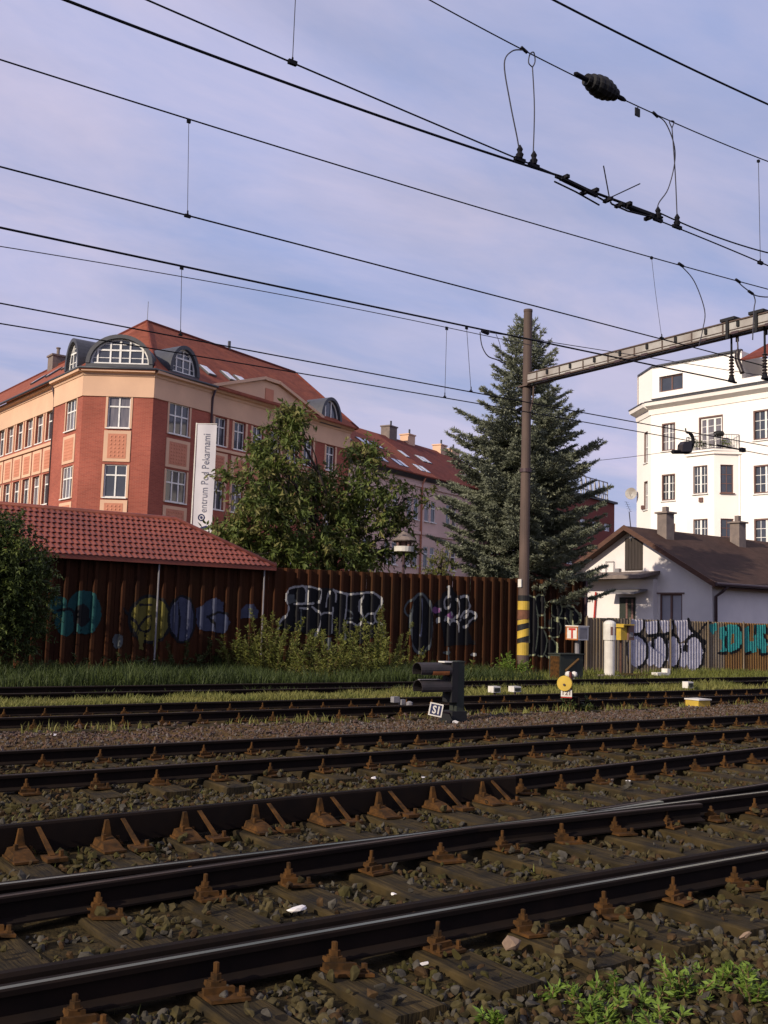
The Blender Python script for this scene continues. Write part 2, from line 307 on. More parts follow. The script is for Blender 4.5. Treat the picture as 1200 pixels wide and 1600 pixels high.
src = b.inputs['Base Color'].links[0].from_socket; vm = N.new('ShaderNodeVectorMath'); vm.operation = 'MULTIPLY'; L.new(src, vm.inputs[0]); L.new(rr.outputs[0], vm.inputs[1])
v3 = N.new('ShaderNodeVectorMath'); v3.operation = 'SCALE'; v3.inputs[3].default_value = 3.0; L.new(vm.outputs[0], v3.inputs[0]); L.new(v3.outputs[0], b.inputs['Base Color'])
struct(link_mesh('ground', np.stack([gx, gy, gz], -1).reshape(-1, 3), gf, None, 'ground', M4=Matrix.Identity(4), smooth=True))

# ================================================================== tracks
PROF = [(-.0625, 0), (.0625, 0), (.0625, .011), (.009, .028), (.009, .098), (.034, .106), (.036, .128), (.026, .135), (.0, .1355), (-.026, .135), (-.036, .128), (-.034, .106), (-.009, .098), (-.009, .028), (-.0625, .011)]
HEAD = {8}
CHECK = [(-.03, .02), (.03, .02), (.03, .15), (.018, .165), (-.018, .165), (-.03, .15)]
def sweep(path, prof, z0, heads=()):
    m = MB(); P = [Vector((x, y, 0)) for x, y in path]; n = len(prof); vs = []
    for i, p in enumerate(P):
        d = (P[min(i+1, len(P)-1)]-P[max(i-1, 0)]).normalized(); nrm = Vector((-d.y, d.x, 0))
        vs += [p + nrm*a + Vector((0, 0, z0+h)) for a, h in prof]
    fs = [(i*n+j, (i+1)*n+j, (i+1)*n+(j+1) % n, i*n+(j+1) % n) for i in range(len(P)-1) for j in range(n)] + [tuple(range(n)), tuple(range((len(P)-1)*n+n-1, (len(P)-1)*n-1, -1))]
    m.add(vs, fs); m.m = [1 if (q % n) in heads and q < (len(P)-1)*n else 0 for q in range(len(fs))]; return m
def spath(fx, x0, x1, step=.6): return [(x, fx(x)) for x in np.arange(x0, x1+.01, step)]
def lerp_tab(xs_, ys_): return lambda x: float(np.interp(x, xs_, ys_))
# fastening: ribbed plate, clip and bolt on each side of the rail (origin on the rail's centre line)
def fastening_mesh(k):
    m = MB(); r = random.Random(k+3); w = .062
    m.box(-w, w+.035, -.20, .20, .018, .032)
    for sgn in (-1, 1):
        m.box(-w, w, sgn*.120-.010, sgn*.120+.010, .032, .058)                     # rib of the plate
        c = r.uniform(-.006, .006); a, b_ = sgn*.05, sgn*.112
        m.add([(c-.034, a, .050), (c+.034, a, .050), (c+.036, b_, .034), (c-.036, b_, .034), (c-.030, a, .070), (c+.030, a, .070), (c+.030, b_, .076), (c-.030, b_, .076)], [(3,2,1,0), (4,5,6,7), (0,1,5,4), (1,2,6,5), (2,3,7,6), (3,0,4,7)])
        h = r.uniform(.125, .150); T = Matrix.Translation((c, sgn*.086, 0)) @ Matrix.Rotation(r.uniform(-.06, .06), 4, 'Y')
        m.lathe([(.030, .074), (.030, .080)], 8, 0, T); m.lathe([(.021, .080), (.021, .104)], 6, 0, T @ Matrix.Rotation(r.random(), 4, 'Z')); m.lathe([(.0115, .06), (.0115, h), (.007, h+.003)], 7, 0, T)
        for q in ((w+.012,) if k != 2 else (w+.012, -w+.012)):
            m.lathe([(.020, .032), (.020, .040), (.012, .043), (.012, .068)], 6, 0, Matrix.Translation((q, sgn*.165, 0)))
    return m
FAST = []
for k in range(4):
    fm0 = fastening_mesh(k).build('rail_fastening', 'fastening_rust', None, Matrix.Identity(4)); FAST.append(fm0.data); bpy.data.objects.remove(fm0); WM.pop('rail_fastening', None)
def sleeper_mesh():
    m = MB(); bm = bmesh.new()
    m.box(-.13, .13, -.5, .5, -.14, .018); v = m
    return m
def wavy_sleeper(seed):
    r = random.Random(seed); m = MB(); n = 14; vs = []
    for i in range(n+1):
        y = -.5 + i/n; w = .13 + r.uniform(-.008, .006); t = .018 + r.uniform(-.008, .002)
        vs += [(-w, y, -.14), (-w, y, t-.012), (-w+.014, y, t), (r.uniform(-.03, .03), y, t+r.uniform(-.007, 0)), (w-.014, y, t), (w, y, t-.012), (w, y, -.14)]
    fs = [(i*7+j, (i+1)*7+j, (i+1)*7+j+1, i*7+j+1) for i in range(n) for j in range(6)] + [tuple(range(7)), tuple(range(n*7+6, n*7-1, -1))]
    m.add(vs, fs); o = m.build('sleeper', 'sleeper_wood', None, Matrix.Identity(4)); d = o.data; bpy.data.objects.remove(o); WM.pop('sleeper', None); return d
SLEEP = [wavy_sleeper(k) for k in range(4)]
SLEEPER_BOXES = []
def lay_sleeper(root, x, y0, y1, rails, skew=0.0):
    Mw = Matrix.Translation((x, (y0+y1)/2, random.uniform(-.006, .004))) @ Matrix.Rotation(skew + random.uniform(-.008, .008), 4, 'Z')
    o = put('sleeper', random.choice(SLEEP), root, Mw @ Matrix.Diagonal((1, y1-y0, 1, 1)))
    WM[o.name] = Mw @ Matrix.Diagonal((1, y1-y0, 1, 1)); SLEEPER_BOXES.append((x-.12, x+.12, y0, y1))
    for ry in rails:
        f = put('rail_fastening', random.choice(FAST), o, Matrix.Translation((x+random.uniform(-.015, .015), ry, random.uniform(-.004, .003))) @ Matrix.Rotation(random.uniform(-.05, .05), 4, 'Z'))
# --- the turnout nearest the camera
rail_a = lambda x: 4.085
rail_b = lambda x: 5.585
rail_d = lerp_tab([-6, 1.5, 3.0, 5.2, 6.3, 8.5, 12, 20], [4.9, 5.345, 5.45, 5.60, 5.695, 5.86, 6.3, 7.5])
rail_c = lerp_tab([-6, 1.9, 3.9, 5.1, 6.6, 8.6, 11.2, 16, 24], [6.75, 7.00, 7.10, 7.16, 7.24, 7.43, 7.66, 8.25, 9.3])
turnout = thing('railway_turnout', 'nearest pair of tracks where a turnout splits beside a rail with check rail and braces', 'railway track', (4.0, 5.0, 0))
sweep(spath(rail_a, -24, 40), PROF, .035, HEAD).build('rail', ['rail_rust', 'rail_head_shiny'], turnout)
sweep(spath(rail_b, -24, 40), PROF, .035, HEAD).build('rail', ['rail_rust', 'rail_head_shiny'], turnout)
sweep(spath(rail_c, -6, 24), PROF, .035, HEAD).build('rail', ['rail_rust', 'rail_head_dull'], turnout)
sweep(spath(rail_d, -6, 4.9)+[(5.4, 5.535), (6.0, 5.515), (6.7, 5.49), (7.1, 5.46)], PROF, .035, HEAD).build('rail', ['rail_rust', 'rail_head_dull'], turnout)
sweep(spath(lambda x: rail_d(x)+.0, 6.0, 20), PROF, .035, HEAD).build('rail', ['rail_rust', 'rail_head_dull'], turnout)
# crossing: point and wing rails
m = MB()
m.add([(5.2, 5.55, .04), (6.9, 5.63, .04), (6.9, 5.79, .04), (5.2, 5.65, .04), (5.2, 5.57, .16), (6.9, 5.66, .168), (6.9, 5.76, .168), (5.2, 5.62, .16)], [(3,2,1,0), (4,5,6,7), (0,1,5,4), (1,2,6,5), (2,3,7,6), (3,0,4,7)])
m.build('crossing_point', ['rail_head_shiny'], turnout)
sweep([(-.6, 4.30), (0, 4.235), (1, 4.215), (9, 4.215), (10.2, 4.24), (11, 4.31)], CHECK, .015).build('check_rail', ['rail_rust'], turnout)
chk = [(-1.4, rail_c(-1.4)-.21)] + [(x, rail_c(x)-.125) for x in np.arange(-.6, 6.1, .5)] + [(6.5, rail_c(6.5)-.2)]
sweep(chk, [(-.035, .0), (.03, .0), (.03, .175), (.02, .185), (-.03, .185), (-.038, .17)], .02).build('check_rail', ['rail_rust'], turnout)
def bracket_mesh():
    m = MB()
    m.box(-.10, .05, -.30, -.03, .018, .032)
    m.add([(-.012, -.055, .185), (.012, -.055, .185), (.034, -.075, .05), (-.034, -.075, .05), (-.012, -.03, .185), (.012, -.03, .185), (.034, -.03, .05), (-.034, -.03, .05)], [(0,3,2,1), (4,5,6,7), (0,1,5,4), (1,2,6,5), (2,3,7,6), (3,0,4,7)])
    m.add([(-.09, -.26, .032), (.045, -.26, .032), (.045, -.04, .032), (-.09, -.04, .032), (-.075, -.20, .06), (.035, -.18, .066), (.035, -.04, .085), (-.075, -.04, .075)], [(3,2,1,0), (4,5,6,7), (0,1,5,4), (1,2,6,5), (2,3,7,6), (3,0,4,7)])
    m.lathe([(.016, .06), (.016, .105)], 6, 0, Matrix.Translation((-.045, -.12, 0)))
    m.add([(.10, -.03, .182), (.125, -.03, .182), (.165, -.235, .04), (.13, -.235, .04), (.10, -.048, .187), (.125, -.048, .187), (.165, -.255, .045), (.13, -.255, .045)], [(0,1,2,3), (4,5,6,7), (0,1,5,4), (1,2,6,5), (2,3,7,6), (3,0,4,7)])
    m.box(.09, .22, -.34, -.20, .018, .042); m.lathe([(.016, .04), (.016, .08)], 6, 0, Matrix.Translation((.19, -.29, 0)))
    return m
bo = bracket_mesh().build('check_rail_brace', 'fastening_rust', None, Matrix.Identity(4)); BR = bo.data; bpy.data.objects.remove(bo); WM.pop('check_rail_brace', None)
for k in range(-8, 30):
    x = 2.04 + .582*k; y1 = min(8.3, rail_c(x)+.65)
    rails = [rail_a(x)]
    if x < 4.7: rails += [(rail_b(x)+rail_d(x))/2-.06]
    else: rails += [rail_b(x)-.02]
    if x > 7.2: rails += [rail_d(x)+.05] if rail_d(x) > rail_b(x)+.3 else []
    rails += [rail_c(x)]
    lay_sleeper(turnout, x, 3.42, y1, rails, .02)
    if -1.0 < x < 6.3: put('check_rail_brace', BR, turnout, Matrix.Translation((x, rail_c(x)-.15, 0)))
# --- the other tracks
def track(label, ya, yb, x0, x1, xs0, xs1, heads, pitch=.6, dz=0.0, fast=True):
    t = thing('railway_track', label, 'railway track', ((xs0+xs1)/2, (ya+yb)/2, 0))
    for y in (ya, yb):
        sweep([(x, y + .012*sin(x*.7+y)) for x in np.arange(x0, x1, 1.0)], PROF, .035+dz, HEAD).build('rail', ['rail_rust', heads], t)
    x = xs0
    while x < xs1:
        lay_sleeper(t, x, ya-.55, yb+.55, (ya, yb) if fast else ()); x += pitch + random.uniform(-.02, .02)
    return t
track('rusty plain track just beyond the turnout, in front of the strip of pinkish gravel', 9.13, 10.63, -40, 70, -1.5, 20, 'rail_head_dull')
track('dark track behind the dwarf signal with the grassy strip on its far side', 13.82, 15.28, -40, 90, 0, 27, 'rail_head_dull')
track('farthest track half hidden in grass before the fences', 17.62, 19.08, -40, 110, 3, 34, 'rail_head_dull', fast=False)

# ================================================================== ballast stones
def ico(sub):
    bm = bmesh.new(); bmesh.ops.create_icosphere(bm, subdivisions=sub, radius=1); v = np.array([p.co[:] for p in bm.verts]); bm.verts.ensure_lookup_table()
    f = np.array([[q.index for q in p.verts] for p in bm.faces]); bm.free(); return v, f
def stone_template(sub, r):
    v, f = ico(sub); v = v.copy()
    for _ in range(8):                                   # chop with random planes: broken stone
        n = r.normal(size=3); n /= np.linalg.norm(n); d = r.uniform(.30, .66); h = v @ n
        v = v - np.outer(np.maximum(h-d, 0), n)
    return v*np.array([1.25, r.uniform(.7, 1.1), r.uniform(.55, .95)]), f
def scatter_stones(name, n, ylo, yhi, s0, s1, sub, matname, keep_sleeper=.12):
    T = [stone_template(sub, rng) for _ in range(16)]; V = []; Fc = []; base = 0
    y = rng.uniform(ylo, yhi, n*3); x = rng.uniform(.2*ylo-1.5, 1.5*yhi+2.0, n*3); ok = (x > .2*y-1.5) & (x < 1.5*y+2.0); x, y = x[ok][:n], y[ok][:n]
    on = np.zeros(len(x), bool)
    for a, b_, c, d in SLEEPER_BOXES: on |= (x > a-.02) & (x < b_+.02) & (y > c) & (y < d)
    bad = on & (rng.random(len(x)) > keep_sleeper)
    rails = [np.full_like(x, 4.085), np.full_like(x, 4.215), np.full_like(x, 5.585), np.array([rail_d(q) for q in x]), np.array([rail_c(q) for q in x]), np.array([rail_c(q)-.125 for q in x])] + [np.full_like(x, q) for q in (9.13, 10.63, 13.82, 15.28)]
    for r_ in rails: bad |= np.abs(y-r_) < .10
    x, y = x[~bad], y[~bad]; zz = ground_z(x, y); on = on[~bad]
    sz = (s0+(s1-s0)*rng.random(len(x))**1.6) * np.where(rng.random(len(x)) < .06, 1.5, 1)
    for i in range(len(x)):
        v, f = T[i % 16]; a = rng.normal(size=4); a /= np.linalg.norm(a); w, p, q, r_ = a
        Rm = np.array([[1-2*(q*q+r_*r_), 2*(p*q-r_*w), 2*(p*r_+q*w)], [2*(p*q+r_*w), 1-2*(p*p+r_*r_), 2*(q*r_-p*w)], [2*(p*r_-q*w), 2*(q*r_+p*w), 1-2*(p*p+q*q)]])
        z = max(zz[i], .022 if on[i] else -1) + sz[i]*(.35 if not on[i] else .7)
        V.append((v*sz[i]) @ Rm.T + (x[i], y[i], z)); Fc.append(f+base); base += len(v)
    mi = np.repeat(rng.choice(3, len(x), p=(.55, .27, .18)), len(T[0][1])); return struct(link_mesh(name, np.concatenate(V), np.concatenate(Fc), mi, [matname, matname+'_grey', matname+'_rust'], M4=Matrix.Identity(4)), 'stuff')
mat('ballast', (0.085, 0.068, 0.032), (0.014, 0.0115, 0.005), scale=14, rough=0.95, spec=0.1, lo=.3, hi=.72, detail=2, c3=(0.038, 0.034, 0.010), s3=1.1)
mat('ballast_pink', (0.125, 0.085, 0.072), (0.045, 0.030, 0.024), scale=14, rough=0.95, spec=0.1, lo=.3, hi=.72, detail=2, c3=(0.065, 0.05, 0.03), s3=.9)
mat('ballast_grey', (0.080, 0.072, 0.058), (0.022, 0.020, 0.017), scale=17, rough=0.95, spec=0.1, lo=.3, hi=.72, detail=3)
mat('ballast_rust', (0.070, 0.042, 0.020), (0.018, 0.011, 0.006), scale=17, rough=0.95, spec=0.1, lo=.3, hi=.72, detail=3)
mat('ballast_pink_grey', (0.135, 0.115, 0.10), (0.05, 0.042, 0.037), scale=14, rough=0.95, spec=0.1, detail=2); mat('ballast_pink_rust', (0.115, 0.070, 0.045), (0.045, 0.027, 0.018), scale=14, rough=0.95, spec=0.1, detail=2)
scatter_stones('ballast_stones', 15000, 1.2, 4.0, .013, .038, 2, 'ballast')
scatter_stones('ballast_stones', 30000, 3.9, 11.0, .017, .042, 1, 'ballast')
scatter_stones('gravel', 13000, 10.8, 13.75, .018, .036, 1, 'ballast_pink')
def one_stone(px, py, size, label, m_, z=0.0, cat='stone', flat=1.0, name='loose_stone', group=None):
    p = on_z(px, py, z); v, f = stone_template(2, rng); v = v*np.array([1, 1, flat])*size
    o = link_mesh(name, v + np.array(p) + (0, 0, size*.3), f, None, m_); return tag(o, label, cat, group)
mat('pale_stone', (0.26, 0.18, 0.12), (0.18, 0.125, 0.085), scale=20); mat('litter_white', (0.72, 0.68, 0.64), rough=0.6)
one_stone(797, 1478, .055, 'large pale tan stone beside a rail plate under the nearest rail', 'pale_stone', .02, flat=1.7)
one_stone(1165, 1466, .04, 'pale stone in the dark ballast near the right edge below the nearest rail', 'pale_stone', .02, flat=1.5)
one_stone(955, 1222, .045, 'dull pale stone beside the second rail right of centre', 'pale_stone', .03)
one_stone(463, 1425, .05, 'grey white stone among ballast between the two nearest rails', 'litter_white', .01, flat=.6)
one_stone(616, 1399, .028, 'small bright white scrap of paper on a sleeper between the two nearest rails', 'litter_white', .03, 'litter', .4, 'paper_scrap')
one_stone(585, 1217, .035, 'round white scrap lying on gravel before the braced check rail', 'litter_white', .02, 'litter', .6, 'paper_scrap')
one_stone(662, 1216, .035, 'pinkish white scrap lying right of the round white scrap', 'litter_white', .02, 'litter', .35, 'paper_scrap')
one_stone(82, 1150, .06, 'white stone on the pinkish gravel strip at far left', 'litter_white', .02, flat=.6)
one_stone(982, 1221, .03, 'tiny white scrap beside the outer rail of the turnout on the right', 'litter_white', .02, 'litter', .5, 'paper_scrap')
one_stone(664, 1508, .03, 'white chip in ballast at a rail plate of the nearest rail', 'litter_white', .02, flat=.6)

# ================================================================== windows and walls of buildings
def wall_holes(m, T, u0, u1, z0, z1, holes, depth=.22, mi=0, n0=0.0):
    """flat wall face with openings and their reveals; holes are (u0,u1,z0,z1)"""
    us = sorted({u0, u1, *[h[0] for h in holes], *[h[1] for h in holes]}); zs = sorted({z0, z1, *[h[2] for h in holes], *[h[3] for h in holes]})
    for a, b_ in zip(us, us[1:]):
        run = None
        for c, d in zip(zs, zs[1:]):
            um, zm = (a+b_)/2, (c+d)/2
            if any(h[0] < um < h[1] and h[2] < zm < h[3] for h in holes): continue
            m.add([(a, n0, c), (b_, n0, c), (b_, n0, d), (a, n0, d)], [(0, 1, 2, 3)], mi, T)
    for a, b_, c, d in holes:
        q = n0-depth
        m.add([(a,n0,c),(b_,n0,c),(b_,n0,d),(a,n0,d),(a,q,c),(b_,q,c),(b_,q,d),(a,q,d)], [(0,1,5,4),(1,2,6,5),(2,3,7,6),(3,0,4,7)], mi, T)
WCACHE = {}
def window(parent, T, u0, u1, z0, z1, cols, rows, n=-.12, fr='white_frame', gl='glass', bar=.07, mull=.09, glaz=0, sill=True):
    """frame with casements; cols / rows are the split fractions; one pane object per light; glaz = thin glazing bars per pane (nx, nz)"""
    w, h = u1-u0, z1-z0; key = (round(w, 2), round(h, 2), tuple(cols), tuple(rows), fr, gl, glaz, bar)
    if key not in WCACHE:
        m = MB()
        m.box(0, bar, -.04, .04, 0, h); m.box(w-bar, w, -.04, .04, 0, h); m.box(bar, w-bar, -.038, .038, 0, bar); m.box(bar, w-bar, -.038, .038, h-bar, h)
        cs = [0]+[c*w for c in cols]+[w]; rs = [0]+[r*h for r in rows]+[h]
        for c in cs[1:-1]: m.box(c-mull/2, c+mull/2, -.034, .045, bar, h-bar)
        for r in rs[1:-1]: m.box(bar, w-bar, -.032, .05, r-mull/2, r+mull/2)
        panes = []
        for i in range(len(cs)-1):
            for j in range(len(rs)-1):
                a, b_, c, d = cs[i]+mull/2, cs[i+1]-mull/2, rs[j]+mull/2, rs[j+1]-mull/2; panes.append((a, b_, c, d))
                if glaz:
                    for k in range(1, glaz[0]): x = a+(b_-a)*k/glaz[0]; m.box(x-.018, x+.018, -.02, .02, c, d)
                    for k in range(1, glaz[1]): z = c+(d-c)*k/glaz[1]; m.box(a, b_, -.017, .017, z-.018, z+.018)
        if sill: m.box(-.06, w+.06, -.03, .24, -.07, -.002)
        f = m.build('window', fr, None, Matrix.Identity(4)); fd = f.data; bpy.data.objects.remove(f); WM.pop('window', None); pd = []
        for a, b_, c, d in panes:
            q = MB(); q.box(a-.02, b_+.02, -.012, -.004, c-.02, d+.02); f = q.build('pane', gl, None, Matrix.Identity(4)); pd.append(f.data); bpy.data.objects.remove(f); WM.pop('pane', None)
        WCACHE[key] = (fd, pd)
    fd, pd = WCACHE[key]; cur = random.random() < .35
    wo_ = put('window', fd, parent, T @ Matrix.Translation((u0, n, z0)))
    for p in pd:
        o_ = put('pane', p, wo_)
        if gl == 'glass' and cur and random.random() < .8: o_.material_slots[0].link = 'OBJECT'; o_.material_slots[0].material = MATS['curtain_glass']
    return wo_
def arch_dormer(parent, T, u0, u1, z0, h, front, back, mulls, transom=.55, apron=.35):
    """round-headed dormer: sheet-metal hood running back into the roof, fan window in front"""
    w = (u1-u0)/2; uc = (u0+u1)/2; k = 20; t = .24
    def arc(a, b_, n): return [(uc+a*cos(pi*i/k), n, z0+b_*sin(pi*i/k)) for i in range(k+1)]
    m = MB(); A = arc(w+t, h+t, front+.28); B = arc(w+t, h+t, back); Cc = arc(w, h, front+.28); D = arc(w, h, front-.05); q = k+1
    fs = []
    for i in range(k): fs += [(i, i+1, q+i+1, q+i), (i, 2*q+i, 2*q+i+1, i+1), (2*q+i, 3*q+i, 3*q+i+1, 2*q+i+1)]
    m.add(A+B+Cc+D, fs, 0, T)
    m.box(u0-t, u1+t, back, front+.22, z0-apron, z0-.01, 0, T)
    hood = m.build('dormer', 'dark_metal_roof', parent)
    f = MB()
    outer = arc(w, h, front+.03); inner = arc(w-.1, h-.1, front+.03); ob = arc(w, h, front-.04); ib = arc(w-.1, h-.1, front-.04); fs = []
    for i in range(k): fs += [(i, i+1, q+i+1, q+i), (q+i, q+i+1, 3*q+i+1, 3*q+i)]
    f.add(outer+inner+ob+ib, fs, 0, T); f.box(u0, u1, front-.03, front+.06, z0, z0+.1, 0, T)
    for fr_, wd in mulls:
        x = uc+fr_*w; hh = h*sqrt(max(0, 1-fr_*fr_))-.05; f.box(x-wd/2, x+wd/2, front-.025, front+.05, z0+.1, z0+hh, 0, T)
    if transom:
        zt = h*transom; xw = w*sqrt(1-transom**2)*transom_w(mulls); f.box(uc-xw, uc+xw, front-.02, front+.055, z0+zt-.05, z0+zt+.05, 0, T)
        for e_ in (.25, .78):
            zz = h*e_; xx = w*sqrt(1-e_*e_)-.05; f.box(uc-xx, uc+xx, front-.012, front+.012, z0+zz-.02, z0+zz+.02, 0, T)
    win = f.build('window', 'white_frame', hood)
    edges = [-1]+[a for a, _ in mulls]+[1]
    # panes belong to the dormer
    for a, b_ in zip(edges, edges[1:]):
        n_ = 5; pts = [(uc+a*w, z0)]+[(uc+(a+(b_-a)*i/n_)*w, z0+max(.01, h*sqrt(max(0, 1-(a+(b_-a)*i/n_)**2))-.03)) for i in range(n_+1)]+[(uc+b_*w, z0)]
        p = MB(); p.extrude(pts, 1, front-.02, front-.01, 0, T); p.build('pane', 'glass', hood)
    return hood
def transom_w(mulls): return .95
def roof_slab(m, pts, th=.12, mi=0):
    """a roof plane with thickness (pts in world)"""
    pts = [Vector(p) for p in pts]; n = len(pts); dn = Vector((0, 0, -th))
    m.add(pts+[p+dn for p in pts], [tuple(range(n)), tuple(range(2*n-1, n-1, -1))]+[(i, (i+1) % n, (i+1) % n+n, i+n) for i in range(n)], mi)

# ================================================================== brick corner building (left)
cL = at_depth(131, 600, 63); cR = at_depth(241, 600, 63)
fc = Frame(cL, az(90), az(180)); fl = Frame(cL, az(-37.5), az(-127.5)); fr_ = Frame(cR, az(34), az(124))
for nm, f_ in (('brick_chamfer', fc), ('brick_left', fl), ('brick_right', fr_)): M[nm] = brick_mat(nm, (0.34, 0.092, 0.062), (0.27, 0.070, 0.050), (0.34, 0.15, 0.11), f_)
cw = (Vector((cR.x, cR.y, 0))-Vector((cL.x, cL.y, 0))).length
bld = thing('corner_building', 'red brick and peach corner building with round dormers and a red tiled roof', 'building', tuple(fc.at(cw/2, 0, 0)))
ROWS = [(12.93, 14.92), (8.57, 10.62), (4.2, 6.2)]
# chamfer
ch_holes = [(1.6, 3.0, a, b_) for a, b_ in ROWS]
m = MB(); wall_holes(m, fc.M, 0, cw, 0, 14.9, ch_holes); m.build('wall', 'brick_chamfer', bld)
def facade_trim(f, holes, w0, w1, panels, band=(14.9, 16.2), pan_mat='pink_panel', sur=.14, cap=True):
    m = MB()
    m.box(w0-.03, w1+.03, -.2, .07, band[0], band[1], 0, f.M); m.build('plaster_band', 'peach_plaster', bld)
    m = MB(); m.extrude([(-.2, 16.2), (.12, 16.2), (.18, 16.35), (.42, 16.42), (.45, 16.6), (-.2, 16.6)], 0, w0-.1, w1+.1, 0, f.M @ Matrix(((1,0,0,0),(0,1,0,0),(0,0,1,0),(0,0,0,1)))); m.build('cornice', 'peach_plaster', bld)
    for a, b_, c, d in holes:
        for q0, q1 in ((a-sur, a-.003), (b_+.003, b_+sur)):
            s_ = MB(); s_.box(q0, q1, -.1, .035, c-.05, d, 0, f.M); s_.build('window_surround', 'peach_plaster', bld)
    for a, b_, c, d in panels:
        s_ = MB(); s_.box(a-sur, b_+sur, -.1, .05, c, d, 0, f.M); o = s_.build('spandrel_panel', 'peach_plaster', bld)
        p = MB(); p.box(a+.12, b_-.12, .03, .062, c+.2, d-.2, 0, f.M)
        nu, nz_ = max(3, int((b_-a)/.28)), max(4, int((d-c)/.28))
        for i in range(nu):
            for j in range(nz_):
                x = a+.2+(b_-a-.4)*(i+.5)/nu; z = c+.26+(d-c-.52)*(j+.5)/nz_; r_ = .085
                p.add([(x-r_, .062, z), (x, .062, z-r_*1.2), (x+r_, .062, z), (x, .062, z+r_*1.2), (x, .10, z)], [(0,1,4),(1,2,4),(2,3,4),(3,0,4)], 0, f.M)
        p.build('relief', pan_mat, o)
facade_trim(fc, ch_holes, 0, cw, [(1.6, 3.0, 10.8, 12.75), (1.6, 3.0, 6.4, 8.4)])
for a, b_, c, d in ch_holes: window(bld, fc.M, a, b_, c, d, [.5], [.68] if c > 1 else [.6])
# left wing: corner block then recessed window rows
lh = [(.95, 2.75, a, b_) for a, b_ in ROWS]
m = MB(); wall_holes(m, fl.M, 0, 5.0, 0, 14.9, lh); m.build('wall', 'brick_left', bld)
facade_trim(fl, lh, 0, 5.0, [(.95, 2.75, 10.8, 12.6), (.95, 2.75, 6.4, 8.3)])
for a, b_, c, d in lh: window(bld, fl.M, a, b_, c, d, [.34, .66], [.62])
flr = Frame(fl.at(0, -.25), fl.u, fl.n)
us = [5.65+2.08*k for k in range(12)]; lh2 = [(u, u+1.42, a, b_) for u in us for a, b_ in ROWS]
m = MB(); wall_holes(m, flr.M, 5.0, 31, 0, 14.9, lh2, depth=.3); m.box(5.0, 5.02, 0, .25, 0, 14.9, 0, flr.M); m.build('wall', 'brick_left', bld)
facade_trim(flr, lh2, 5.02, 31, [(u, u+1.42, 10.75, 12.4) for u in us]+[(u, u+1.42, 6.4, 8.1) for u in us], sur=.2)
m = MB(); m.box(5.03, 31, -.1, .12, 12.48, 12.7, 0, flr.M); m.build('string_course', 'peach_plaster', bld)
m = MB(); m.box(5.03, 31, -.1, .12, 8.2, 8.42, 0, flr.M); m.build('string_course', 'peach_plaster', bld)
for a, b_, c, d in lh2: window(bld, flr.M, a, b_, c, d, [.5], [.66], n=-.2)
m = MB(); m.tube([fl.at(5.1, .2, 16.3), fl.at(5.1, .08, 15.9), fl.at(5.1, .0, 15.5), fl.at(5.1, .0, 0)], .075); m.build('downpipe', 'gutter_brown', bld, smooth=True)
# right wing
rh = [(1.4, 3.2, a, b_) for a, b_ in ROWS]
m = MB(); wall_holes(m, fr_.M, 0, 5.05, 0, 14.9, rh); m.build('wall', 'brick_right', bld)
facade_trim(fr_, rh, 0, 5.05, [(1.4, 3.2, 10.75, 12.6), (1.4, 3.2, 6.4, 8.3)])
for a, b_, c, d in rh: window(bld, fr_.M, a, b_, c, d, [.34, .66], [.6])
m = MB(); m.tube([fr_.at(5.15, .35, 16.5), fr_.at(5.15, .12, 15.9), fr_.at(5.15, .09, 15.2), fr_.at(5.15, .09, 0)], .085); m.build('downpipe', 'gutter_brown', bld, smooth=True)
frr = Frame(fr_.at(0, -.2), fr_.u, fr_.n)
us = [5.8+1.92*k for k in range(6)]+[18.2]; rh2 = [(u, u+1.15, a-.02, b_-.1) for u in us for a, b_ in ROWS]
m = MB(); wall_holes(m, frr.M, 5.05, 21.2, 0, 14.9, rh2, depth=.3); m.add([(21.2, 0, 0), (21.2, -13, 0), (21.2, -13, 16.2), (21.2, 0, 16.2)], [(0, 1, 2, 3)], 0, frr.M); m.build('wall', 'brick_right', bld)
facade_trim(frr, rh2, 5.07, 21.2, [(u, u+1.15, 10.75, 12.4) for u in us], sur=.2)
m = MB(); m.box(5.08, 21.2, -.1, .1, 12.5, 12.7, 0, frr.M); m.build('string_course', 'peach_plaster', bld)
for a, b_, c, d in rh2: window(bld, frr.M, a, b_, c, d, [.5], [.66], n=-.2)
# gable over the right wing
m = MB(); m.extrude([(5.2, 16.63), (17.0, 16.63), (16.2, 17.0), (11.9, 18.15), (10.3, 18.2), (6.0, 16.95)], 1, -3.5, .25, 0, frr.M); m.build('gable', 'peach_plaster', bld)
m = MB()
for a, b_ in (((5.0, 16.62), (10.3, 18.25)), ((11.9, 18.2), (17.2, 16.62))):
    m.extrude([a, b_, (b_[0], b_[1]+.22), (a[0], a[1]+.22)], 1, -3.4, .5, 0, frr.M)
m.box(10.3, 11.9, -3.3, .46, 18.22, 18.45, 0, frr.M); m.build('gable_cornice', 'peach_plaster', bld)
m = MB(); m.box(10.5, 11.4, .2, .29, 16.85, 17.7, 0, frr.M); m.build('gable_niche', 'pink_panel', bld)
